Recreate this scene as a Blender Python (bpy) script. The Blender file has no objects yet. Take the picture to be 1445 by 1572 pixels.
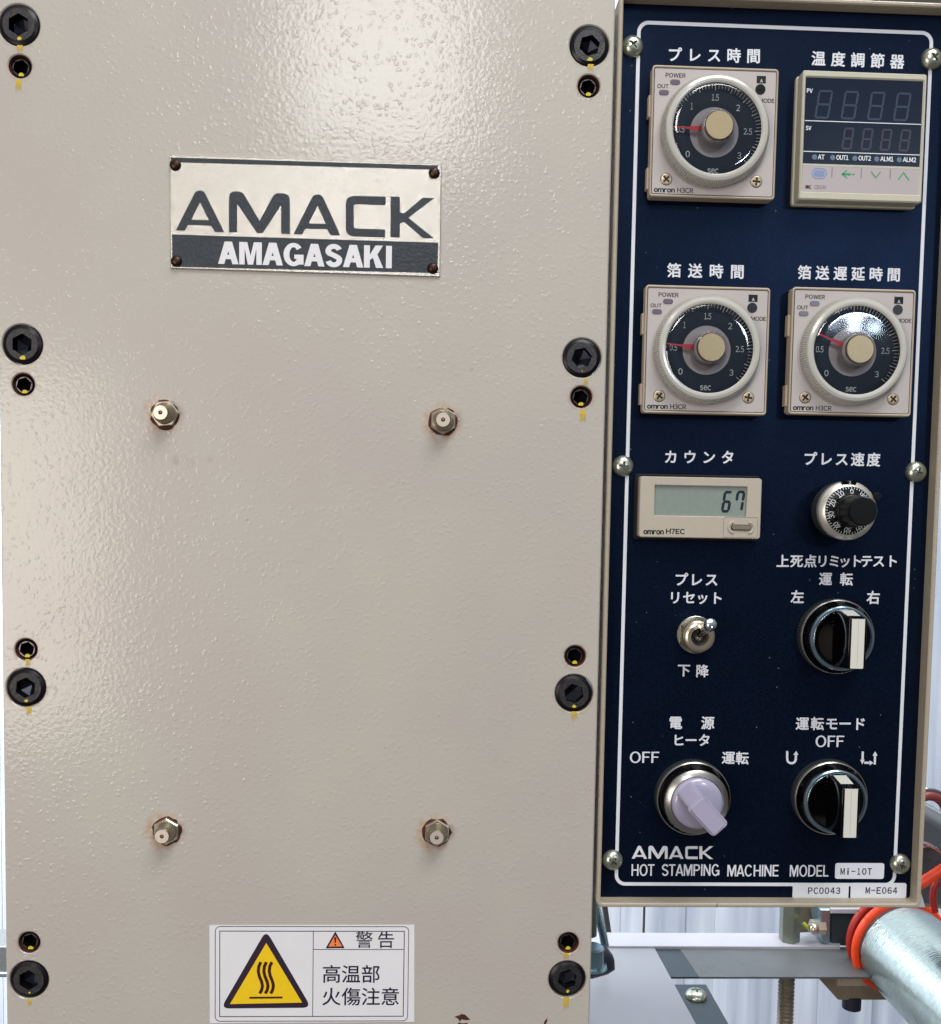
import bpy, bmesh, math, random
from mathutils import Vector, Matrix
from mathutils.geometry import tessellate_polygon
random.seed(7)
C = bpy.context.scene.collection
SC = bpy.context.scene
PI = math.pi
S = 0.001                                    # everything below is written in millimetres

# ------------------------------------------------------------------ camera
DIST = 372.0
FPX, CX, CY, IW, IH = 1480.519, 753.2875, 852.8631, 1445.0, 1572.0
RA, RB, RC = 0.0603812, -0.0371509, 0.0183724
def _rot(a, b, c):
    return Matrix.Rotation(a, 3, 'X') @ Matrix.Rotation(b, 3, 'Y') @ Matrix.Rotation(c, 3, 'Z')
RM = _rot(RA, RB, RC)
RT = RM.transposed()
cam_data = bpy.data.cameras.new('camera')
cam = bpy.data.objects.new('camera', cam_data); C.objects.link(cam)
def _w(v): return Vector((v[0], v[2], -v[1]))
right, down, fwd = _w(RT @ Vector((1, 0, 0))), _w(RT @ Vector((0, 1, 0))), _w(RT @ Vector((0, 0, 1)))
m = Matrix((( right.x, -down.x, -fwd.x, 0), (right.y, -down.y, -fwd.y, -DIST*S), (right.z, -down.z, -fwd.z, 0), (0, 0, 0, 1)))
cam.matrix_world = m
cam_data.sensor_fit = 'HORIZONTAL'; cam_data.sensor_width = 36.0
cam_data.lens = FPX/IW*36.0
cam_data.shift_x = (IW/2-CX)/IW; cam_data.shift_y = (CY-IH/2)/IW
cam_data.clip_start = 0.01; cam_data.clip_end = 50
SC.camera = cam

def ray(px, py):
    return _w(RT @ Vector(((px-CX)/FPX, (py-CY)/FPX, 1.0)))
def un(px, py, w=0.0):                       # pixel of the photograph -> point (mm) on the plane w mm in front of the cover
    d = ray(px, py); t = (-w+DIST)/d.y
    return (d.x*t, d.z*t)
def un3(px, py, w=0.0):
    a = un(px, py, w); return (a[0], -w, a[1])
def unz(px, py, z):                          # pixel -> (x, y) on the level plane at height z
    d = ray(px, py); t = z/d.z
    return (d.x*t, -DIST+d.y*t)

# ------------------------------------------------------------------ world, lamps, exposure
world = bpy.data.worlds.new('World'); SC.world = world; world.use_nodes = True
nt = world.node_tree; bg = nt.nodes['Background']
tc = nt.nodes.new('ShaderNodeTexCoord'); sp = nt.nodes.new('ShaderNodeSeparateXYZ')
nt.links.new(tc.outputs['Generated'], sp.inputs[0])
cr = nt.nodes.new('ShaderNodeValToRGB'); nt.links.new(sp.outputs['Z'], cr.inputs[0])
cr.color_ramp.elements[0].position = 0.0; cr.color_ramp.elements[0].color = (0.10, 0.10, 0.11, 1)
cr.color_ramp.elements[1].position = 1.0; cr.color_ramp.elements[1].color = (0.66, 0.68, 0.72, 1)
e = cr.color_ramp.elements.new(0.35); e.color = (0.15, 0.155, 0.17, 1)
nt.links.new(cr.outputs[0], bg.inputs['Color']); bg.inputs['Strength'].default_value = 1.0
SC.view_settings.view_transform = 'Standard'; SC.view_settings.look = 'None'
SC.view_settings.exposure = 0.0; SC.view_settings.gamma = 1.0

def lamp(name, loc, target, sx, sy, radiance, col):
    l = bpy.data.lights.new(name, 'AREA'); l.shape = 'RECTANGLE'; l.size = sx; l.size_y = sy
    l.energy = radiance*math.pi*sx*sy; l.color = col
    o = bpy.data.objects.new(name, l); C.objects.link(o); o.location = loc
    o.rotation_euler = (Vector(target)-Vector(loc)).to_track_quat('-Z', 'Y').to_euler()
    return o
lamp('ceiling_lamp', (0.45, -1.05, 1.85), (0.0, 0, 0), 1.2, 0.7, 12.5, (1.0, 0.99, 0.96))
lamp('front_ceiling_lamp', (-0.15, -1.55, 0.84), (-0.02, 0, 0.15), 0.34, 0.36, 15, (1.0, 1.0, 0.97))
lamp('warm_side_lamp', (-0.95, -1.45, -0.12), (-0.12, 0, 0), 0.55, 0.7, 9, (1.0, 0.88, 0.79))
lamp('window_lamp', (0.765, -1.5, 0.432), (0.155, 0, 0.08), 0.25, 0.135, 24, (0.74, 0.85, 1.0)).data.shape = 'ELLIPSE'
lamp('window_pane_lamp', (0.768, -1.5, 0.353), (0.155, 0, 0.07), 0.024, 0.034, 28, (0.78, 0.88, 1.0))
lamp('small_window_lamp', (0.806, -1.5, 0.343), (0.16, 0, 0.06), 0.022, 0.019, 28, (0.66, 0.85, 1.0))
lamp('side_window_lamp', (0.728, -1.5, 0.352), (0.16, 0, 0.06), 0.018, 0.026, 8, (0.66, 0.82, 1.0))
lamp('rear_fill', (0.35, 0.30, 0.75), (0.35, 0.62, -0.35), 1.0, 0.35, 9, (0.93, 0.97, 1.0))  # added fill brightening the curtain and table, not a fixture of the place
lamp('rear_left_fill', (-0.45, 0.25, 0.1), (-0.30, 0.6, -0.25), 0.4, 0.6, 16, (1.0, 1.0, 1.0))  # added fill that whitens the background left of the cover

# ------------------------------------------------------------------ materials
def lin(c):
    r = []
    for v in c[:3]:
        v = v/255.0
        r.append(v/12.92 if v <= 0.04045 else ((v+0.055)/1.055)**2.4)
    return (r[0], r[1], r[2], 1.0)
def mat(name, col, rough=0.5, metal=0.0, spec=0.5, bump=0.0, bscale=800.0, var=0.0, vscale=60.0, coat=0.0, trans=0.0, srgb=True, rvar=0.0, dirt=None, streak=None):
    m = bpy.data.materials.new(name); m.use_nodes = True
    n = m.node_tree.nodes; L = m.node_tree.links; b = n['Principled BSDF']
    col = lin(col) if srgb else (*col[:3], 1.0)
    b.inputs['Base Color'].default_value = col
    b.inputs['Roughness'].default_value = rough; b.inputs['Metallic'].default_value = metal
    b.inputs['Specular IOR Level'].default_value = spec
    b.inputs['Coat Weight'].default_value = coat; b.inputs['Coat Roughness'].default_value = 0.08
    b.inputs['Transmission Weight'].default_value = trans
    t = n.new('ShaderNodeTexCoord')
    vec = t.outputs['Object']
    if streak:
        mp = n.new('ShaderNodeMapping'); mp.inputs['Scale'].default_value = streak
        L.new(vec, mp.inputs['Vector']); vec = mp.outputs['Vector']
    if var > 0:
        no = n.new('ShaderNodeTexNoise'); no.inputs['Scale'].default_value = vscale; no.inputs['Detail'].default_value = 6; no.inputs['Roughness'].default_value = 0.65
        L.new(vec, no.inputs['Vector'])
        mr = n.new('ShaderNodeMapRange'); mr.inputs[1].default_value = 0.3; mr.inputs[2].default_value = 0.7; mr.inputs[3].default_value = 1-var; mr.inputs[4].default_value = 1+var
        L.new(no.outputs['Fac'], mr.inputs[0])
        mx = n.new('ShaderNodeVectorMath'); mx.operation = 'SCALE'; mx.inputs[0].default_value = col[:3]
        L.new(mr.outputs[0], mx.inputs['Scale']); out = mx.outputs[0]
        if dirt:
            n2 = n.new('ShaderNodeTexNoise'); n2.inputs['Scale'].default_value = dirt[1]; n2.inputs['Detail'].default_value = 5
            L.new(t.outputs['Object'], n2.inputs['Vector'])
            m2 = n.new('ShaderNodeMapRange'); m2.inputs[1].default_value = dirt[2]; m2.inputs[2].default_value = dirt[2]+0.12
            L.new(n2.outputs['Fac'], m2.inputs[0])
            mm = n.new('ShaderNodeMix'); mm.data_type = 'RGBA'; mm.inputs[7].default_value = lin(dirt[0])
            L.new(m2.outputs[0], mm.inputs[0]); L.new(out, mm.inputs[6]); out = mm.outputs[2]
        L.new(out, b.inputs['Base Color'])
        if rvar > 0:
            r2 = n.new('ShaderNodeMapRange'); r2.inputs[1].default_value = 0.3; r2.inputs[2].default_value = 0.7; r2.inputs[3].default_value = max(0.02, rough-rvar); r2.inputs[4].default_value = rough+rvar
            L.new(no.outputs['Fac'], r2.inputs[0]); L.new(r2.outputs[0], b.inputs['Roughness'])
    if bump > 0:
        nb = n.new('ShaderNodeTexNoise'); nb.inputs['Scale'].default_value = bscale; nb.inputs['Detail'].default_value = 3
        L.new(vec, nb.inputs['Vector'])
        bp = n.new('ShaderNodeBump'); bp.inputs['Strength'].default_value = bump; bp.inputs['Distance'].default_value = 0.0004
        L.new(nb.outputs['Fac'], bp.inputs['Height']); L.new(bp.outputs[0], b.inputs['Normal'])
    return m

def plate_material(rust_spots, scuffs):
    m = bpy.data.materials.new('cream_hammered_paint'); m.use_nodes = True
    n = m.node_tree.nodes; L = m.node_tree.links; b = n['Principled BSDF']
    t = n.new('ShaderNodeTexCoord'); V = t.outputs['Object']
    # colour: warm grey paint with faint mottling
    no = n.new('ShaderNodeTexNoise'); no.inputs['Scale'].default_value = 14; no.inputs['Detail'].default_value = 8; L.new(V, no.inputs['Vector'])
    mx = n.new('ShaderNodeMix'); mx.data_type = 'RGBA'
    mx.inputs[6].default_value = lin((179, 172, 165)); mx.inputs[7].default_value = lin((182, 178, 168))
    mr = n.new('ShaderNodeMapRange'); mr.inputs[1].default_value = .35; mr.inputs[2].default_value = .65
    L.new(no.outputs['Fac'], mr.inputs[0]); L.new(mr.outputs[0], mx.inputs[0])
    out = mx.outputs[2]
    # fine dark specks
    n3 = n.new('ShaderNodeTexNoise'); n3.inputs['Scale'].default_value = 260; n3.inputs['Detail'].default_value = 4; L.new(V, n3.inputs['Vector'])
    r3 = n.new('ShaderNodeMapRange'); r3.inputs[1].default_value = .70; r3.inputs[2].default_value = .78; r3.inputs[4].default_value = .35; L.new(n3.outputs['Fac'], r3.inputs[0])
    m3 = n.new('ShaderNodeMix'); m3.data_type = 'RGBA'; m3.inputs[7].default_value = lin((120, 105, 92)); L.new(r3.outputs[0], m3.inputs[0]); L.new(out, m3.inputs[6]); out = m3.outputs[2]
    # rust bleeding round the fittings
    n4 = n.new('ShaderNodeTexNoise'); n4.inputs['Scale'].default_value = 330; n4.inputs['Detail'].default_value = 5; L.new(V, n4.inputs['Vector'])
    for (u, v, r0, r1, amt, col) in rust_spots:
        d = n.new('ShaderNodeVectorMath'); d.operation = 'DISTANCE'; L.new(V, d.inputs[0]); d.inputs[1].default_value = (u*S, 0, v*S)
        a = n.new('ShaderNodeMapRange'); a.inputs[1].default_value = r0*S; a.inputs[2].default_value = r1*S; a.inputs[3].default_value = amt; a.inputs[4].default_value = 0
        L.new(d.outputs['Value'], a.inputs[0])
        q = n.new('ShaderNodeMapRange'); q.inputs[1].default_value = .38; q.inputs[2].default_value = .62; L.new(n4.outputs['Fac'], q.inputs[0])
        k = n.new('ShaderNodeMath'); k.operation = 'MULTIPLY'; L.new(a.outputs[0], k.inputs[0]); L.new(q.outputs[0], k.inputs[1])
        mm = n.new('ShaderNodeMix'); mm.data_type = 'RGBA'; mm.inputs[7].default_value = lin(col); L.new(k.outputs[0], mm.inputs[0]); L.new(out, mm.inputs[6]); out = mm.outputs[2]
    L.new(out, b.inputs['Base Color'])
    b.inputs['Roughness'].default_value = 0.42; b.inputs['Specular IOR Level'].default_value = 0.5
    # relief: orange peel + scattered paint beads of uneven size
    w = n.new('ShaderNodeTexNoise'); w.inputs['Scale'].default_value = 500; w.inputs['Detail'].default_value = 2; L.new(V, w.inputs['Vector'])
    vo = n.new('ShaderNodeTexVoronoi'); vo.inputs['Scale'].default_value = 430; vo.feature = 'SMOOTH_F1'; vo.inputs['Smoothness'].default_value = .3
    wv = n.new('ShaderNodeVectorMath'); wv.operation = 'MULTIPLY_ADD'; wv.inputs[1].default_value = (.0022, .0022, .0022)
    L.new(w.outputs['Color'], wv.inputs[0]); L.new(V, wv.inputs[2]); L.new(wv.outputs[0], vo.inputs['Vector'])
    bead = n.new('ShaderNodeMapRange'); bead.interpolation_type = 'SMOOTHSTEP'; bead.inputs[1].default_value = .42; bead.inputs[2].default_value = .16; bead.inputs[3].default_value = 0; bead.inputs[4].default_value = 1
    L.new(vo.outputs['Distance'], bead.inputs[0])
    big = n.new('ShaderNodeTexNoise'); big.inputs['Scale'].default_value = 120; big.inputs['Detail'].default_value = 2; L.new(V, big.inputs['Vector'])
    bm_ = n.new('ShaderNodeMapRange'); bm_.inputs[1].default_value = .36; bm_.inputs[2].default_value = .58; L.new(big.outputs['Fac'], bm_.inputs[0])
    bmul = n.new('ShaderNodeMath'); bmul.operation = 'MULTIPLY'; L.new(bead.outputs[0], bmul.inputs[0]); L.new(bm_.outputs[0], bmul.inputs[1])
    pe = n.new('ShaderNodeTexNoise'); pe.inputs['Scale'].default_value = 620; pe.inputs['Detail'].default_value = 3; pe.inputs['Roughness'].default_value = .45; L.new(V, pe.inputs['Vector'])
    pm = n.new('ShaderNodeMath'); pm.operation = 'MULTIPLY'; pm.inputs[1].default_value = 1.5; L.new(pe.outputs['Fac'], pm.inputs[0])
    ad = n.new('ShaderNodeMath'); ad.operation = 'ADD'; L.new(bmul.outputs[0], ad.inputs[0]); L.new(pm.outputs[0], ad.inputs[1])
    bp = n.new('ShaderNodeBump'); bp.inputs['Strength'].default_value = .52; bp.inputs['Distance'].default_value = .00010
    L.new(ad.outputs[0], bp.inputs['Height']); L.new(bp.outputs[0], b.inputs['Normal'])
    b.inputs['Coat Weight'].default_value = .45; b.inputs['Coat Roughness'].default_value = .07
    L.new(bp.outputs[0], b.inputs['Coat Normal'])
    return m

def sheet_material():
    m = bpy.data.materials.new('navy_flake_print'); m.use_nodes = True
    n = m.node_tree.nodes; L = m.node_tree.links; b = n['Principled BSDF']
    t = n.new('ShaderNodeTexCoord')
    no = n.new('ShaderNodeTexNoise'); no.inputs['Scale'].default_value = 2600; no.inputs['Detail'].default_value = 3; L.new(t.outputs['Object'], no.inputs['Vector'])
    cr = n.new('ShaderNodeValToRGB'); cr.color_ramp.elements[0].position = .35; cr.color_ramp.elements[0].color = (.0007, .0012, .0036, 1)
    cr.color_ramp.elements[1].position = .80; cr.color_ramp.elements[1].color = (.0045, .009, .022, 1)
    L.new(no.outputs['Fac'], cr.inputs[0]); L.new(cr.outputs[0], b.inputs['Base Color'])
    b.inputs['Metallic'].default_value = 0; b.inputs['Specular IOR Level'].default_value = .31; b.inputs['Specular Tint'].default_value = (.22, .40, .90, 1)
    ns = n.new('ShaderNodeTexNoise'); ns.inputs['Scale'].default_value = 22; ns.inputs['Detail'].default_value = 5; L.new(t.outputs['Object'], ns.inputs['Vector'])
    rr = n.new('ShaderNodeMapRange'); rr.inputs[1].default_value = .3; rr.inputs[2].default_value = .7; rr.inputs[3].default_value = .30; rr.inputs[4].default_value = .39
    L.new(ns.outputs['Fac'], rr.inputs[0]); L.new(rr.outputs[0], b.inputs['Roughness'])
    dv = n.new('ShaderNodeTexVoronoi'); dv.inputs['Scale'].default_value = 260; L.new(t.outputs['Object'], dv.inputs['Vector'])
    dm = n.new('ShaderNodeMapRange'); dm.inputs[1].default_value = .075; dm.inputs[2].default_value = .04; dm.inputs[3].default_value = 0; dm.inputs[4].default_value = 1; L.new(dv.outputs['Distance'], dm.inputs[0])
    sx = n.new('ShaderNodeSeparateColor'); L.new(dv.outputs['Color'], sx.inputs[0])
    gt = n.new('ShaderNodeMath'); gt.operation = 'GREATER_THAN'; gt.inputs[1].default_value = .86; L.new(sx.outputs[0], gt.inputs[0])
    ml = n.new('ShaderNodeMath'); ml.operation = 'MULTIPLY'; L.new(dm.outputs[0], ml.inputs[0]); L.new(gt.outputs[0], ml.inputs[1])
    dx_ = n.new('ShaderNodeMix'); dx_.data_type = 'RGBA'; dx_.inputs[7].default_value = (.16, .17, .19, 1); L.new(ml.outputs[0], dx_.inputs[0]); L.new(cr.outputs[0], dx_.inputs[6]); L.new(dx_.outputs[2], b.inputs['Base Color'])
    nb = n.new('ShaderNodeTexNoise'); nb.inputs['Scale'].default_value = 2400; L.new(t.outputs['Object'], nb.inputs['Vector'])
    bp = n.new('ShaderNodeBump'); bp.inputs['Strength'].default_value = .35; bp.inputs['Distance'].default_value = .0001
    L.new(nb.outputs['Fac'], bp.inputs['Height']); L.new(bp.outputs[0], b.inputs['Normal'])
    return m

def glass_material(name, tint=(1, 1, 1), ior=1.5, rough=0.0, bump=0.0):
    m = bpy.data.materials.new(name); m.use_nodes = True
    n = m.node_tree.nodes; L = m.node_tree.links; n.remove(n['Principled BSDF'])
    o = n['Material Output']; tr = n.new('ShaderNodeBsdfTransparent'); tr.inputs[0].default_value = (*tint, 1)
    gl = n.new('ShaderNodeBsdfGlossy'); gl.inputs['Roughness'].default_value = rough
    fr = n.new('ShaderNodeFresnel'); fr.inputs[0].default_value = ior
    mx = n.new('ShaderNodeMixShader'); L.new(fr.outputs[0], mx.inputs[0]); L.new(tr.outputs[0], mx.inputs[1]); L.new(gl.outputs[0], mx.inputs[2])
    L.new(mx.outputs[0], o.inputs[0])
    return m

def worn_paint(name, col):                   # brushed-on paint that thins out in patches
    m = bpy.data.materials.new(name); m.use_nodes = True
    n = m.node_tree.nodes; L = m.node_tree.links; b = n['Principled BSDF']
    b.inputs['Base Color'].default_value = lin(col); b.inputs['Roughness'].default_value = .5
    t = n.new('ShaderNodeTexCoord'); g = n.new('ShaderNodeSeparateXYZ'); L.new(t.outputs['Generated'], g.inputs[0])
    no = n.new('ShaderNodeTexNoise'); no.inputs['Scale'].default_value = 500; no.inputs['Detail'].default_value = 4; L.new(t.outputs['Object'], no.inputs['Vector'])
    ad = n.new('ShaderNodeMath'); ad.operation = 'ADD'; L.new(g.outputs['Z'], ad.inputs[0]); L.new(no.outputs['Fac'], ad.inputs[1])
    mr = n.new('ShaderNodeMapRange'); mr.inputs[1].default_value = .55; mr.inputs[2].default_value = 1.35; mr.inputs[3].default_value = 0.0; mr.inputs[4].default_value = .95
    L.new(ad.outputs[0], mr.inputs[0]); L.new(mr.outputs[0], b.inputs['Alpha'])
    return m

M = dict(
    rim=mat('beige_textured_paint', (168, 158, 140), .45, bump=.5, bscale=900, var=.06, vscale=300),
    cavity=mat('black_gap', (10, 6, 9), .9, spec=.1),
    sheet=sheet_material(),
    white=mat('white_print', (214, 218, 226), .5, var=.03, vscale=400),
    sticker=mat('white_label', (222, 222, 226), .45, var=.03, vscale=50),
    ink=mat('navy_ink', (28, 27, 55), .5, spec=.3),
    ink_black=mat('black_ink', (20, 19, 22), .5, spec=.3),
    purple=mat('violet_black_ink', (43, 27, 47), .45, spec=.4),
    brown_ink=mat('brown_black_ink', (62, 20, 8), .5, spec=.3),
    yellow=mat('warning_yellow', (236, 197, 22), .4, var=.04, vscale=500),
    orange_ink=mat('warning_orange', (240, 130, 75), .45),
    black_oxide=mat('black_oxide_steel', (58, 57, 59), .32, .6, bump=.7, bscale=2000, var=.4, vscale=1200),
    black_side=mat('dark_bolt_side', (22, 18, 24), .35, .5, var=.2, vscale=500),
    socket=mat('socket_steel', (40, 42, 52), .25, .8, var=.3, vscale=400),
    rust=mat('rusty_hole_edge', (70, 32, 18), .7, .1, bump=.6, bscale=1200, var=.5, vscale=400),
    set_rim=mat('worn_dark_steel', (96, 90, 92), .32, .85, var=.3, vscale=700),
    paint_y=worn_paint('yellow_marking_paint', (204, 176, 62)),
    paint_y2=mat('yellow_paint_dab', (205, 190, 45), .5, var=.2, vscale=600, bump=.5, bscale=900),
    nickel=mat('nickel_fitting', (196, 186, 166), .28, .85, var=.06, vscale=200),
    nickel_dark=mat('dull_nickel', (138, 130, 112), .34, .85, var=.12, vscale=300),
    nickel_face=mat('polished_nickel_face', (240, 228, 212), .3, .6),
    copper=mat('brass_ball', (170, 120, 95), .3, .8),
    brushed=mat('brushed_aluminium', (206, 202, 193), .25, .95, bump=.3, bscale=2500, var=.06, vscale=500, streak=(1, 1, 14)),
    etched=mat('dark_etched_grey', (38, 46, 54), .5, .1, bump=.8, bscale=800, var=.25, vscale=500),
    rivet=mat('aged_brass_rivet', (62, 46, 38), .35, .85, var=.35, vscale=600),
    timer_body=mat('beige_plastic', (186, 172, 152), .5, var=.03, vscale=200, bump=.15, bscale=1500),
    timer_face=mat('grey_lilac_label', (180, 174, 172), .55, var=.02, vscale=300),
    dial_navy=mat('dial_navy', (24, 42, 62), .65, spec=.3, var=.12, vscale=900),
    dial_grey=mat('dial_grey', (204, 197, 200), .6),
    print_pale=mat('pale_print', (226, 233, 238), .6),
    led=mat('unlit_grey_led', (98, 90, 106), .3),
    clear=glass_material('clear_plastic', (.97, .98, .98), 1.40, .12),
    clear_lens=glass_material('clear_lens', (.98, .985, .99), 1.78, .05),
    frosted=mat('milky_clear_plastic', (222, 221, 212), .16, trans=.35, spec=.7),
    core=mat('pale_grey_plastic', (205, 200, 200), .35, trans=.2),
    gold=mat('champagne_metal_cap', (168, 152, 120), .38, .7, var=.04, vscale=900),
    red=mat('red_pointer', (240, 56, 84), .45),
    screw_tan=mat('tan_screw', (186, 168, 138), .35, .5),
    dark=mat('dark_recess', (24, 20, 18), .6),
    ctrl_body=mat('ivory_plastic', (190, 188, 170), .5, var=.03, vscale=200, bump=.15, bscale=1500),
    ctrl_window=mat('smoked_window', (22, 32, 50), .2, spec=.35, var=.12, vscale=1100),
    seg_teal=mat('unlit_teal_segment', (37, 55, 76), .3, var=.35, vscale=1200),
    seg_plum=mat('unlit_plum_segment', (52, 45, 62), .3, var=.4, vscale=1200),
    led_blue=mat('unlit_blue_led', (92, 110, 134), .3),
    key_label=mat('key_label_grey', (176, 168, 170), .5),
    key_blue=mat('blue_key_print', (118, 142, 190), .5),
    green=mat('green_print', (52, 150, 98), .5),
    counter=mat('warm_grey_plastic', (178, 170, 156), .48, var=.03, vscale=200, bump=.15, bscale=1500),
    gasket=mat('black_rubber', (14, 13, 18), .6, spec=.3),
    lcd=mat('lcd_green_grey', (132, 145, 138), .22, var=.05, vscale=500),
    lcd_seg=mat('lcd_segment', (16, 18, 40), .4),
    key_brown=mat('taupe_key', (124, 110, 96), .45),
    chrome=mat('chrome', (205, 212, 216), .08, 1.0),
    chrome_blue=mat('bluish_chrome', (150, 172, 184), .22, .9, var=.08, vscale=300),
    satin=mat('satin_steel_ring', (168, 166, 160), .28, .9),
    gloss_black=mat('gloss_black_plastic', (4, 4, 5), .10, spec=.32),
    black_plastic=mat('satin_black_plastic', (5, 5, 6), .32, spec=.35),
    ivory=mat('ivory_insert', (214, 214, 204), .35),
    lavender=mat('lavender_plastic', (168, 164, 188), .22, spec=.5, coat=.5),
    screw=mat('zinc_screw', (176, 180, 166), .3, .85, var=.14, vscale=500, rvar=.1),
    knurl=mat('dark_knurl', (96, 100, 96), .35, .7),
    alu=mat('machined_aluminium', (222, 218, 208), .34, .75, var=.04, vscale=200),
    # background
    curtain=None,
    table=mat('pale_grey_enamel', (138, 140, 146), .3, coat=.3, var=.04, vscale=20),
    rail=mat('white_rail', (172, 173, 182), .35, var=.05, vscale=30),
    beam=mat('grey_steel_beam', (96, 100, 102), .45, .3, var=.12, vscale=60, bump=.4, bscale=700),
    steel_dark=mat('dark_blue_steel', (66, 76, 82), .35, .5, var=.12, vscale=60),
    post=mat('olive_grey_steel', (122, 130, 118), .35, .6, var=.1, vscale=80),
    thread=mat('threaded_steel', (158, 150, 136), .35, .6, var=.2, vscale=300),
    galv=mat('galvanised_steel', (176, 188, 180), .17, 1.0, bump=.5, bscale=260, var=.14, vscale=200, rvar=.06, streak=(1, 5, 1)),
    orange=mat('orange_rubber_hose', (226, 66, 20), .4, spec=.5, var=.08, vscale=200),
    orange_dark=mat('dark_red_hose', (150, 24, 12), .45, var=.1, vscale=200),
    zinc=mat('blue_zinc', (150, 178, 190), .25, .8, var=.15, vscale=120),
    rubber=mat('dark_blue_rubber', (36, 38, 54), .5, spec=.4, var=.1, vscale=100),
    brownblock=mat('taupe_painted_block', (128, 118, 100), .5, .1, var=.1, vscale=100),
    maroon=mat('dark_red_enamel', (110, 48, 46), .35, var=.3, vscale=60),
    charcoal=mat('charcoal_casting', (70, 66, 70), .5, var=.2, vscale=200),
    yellowgreen=mat('yellow_green_clip', (170, 180, 40), .5),
)

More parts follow.
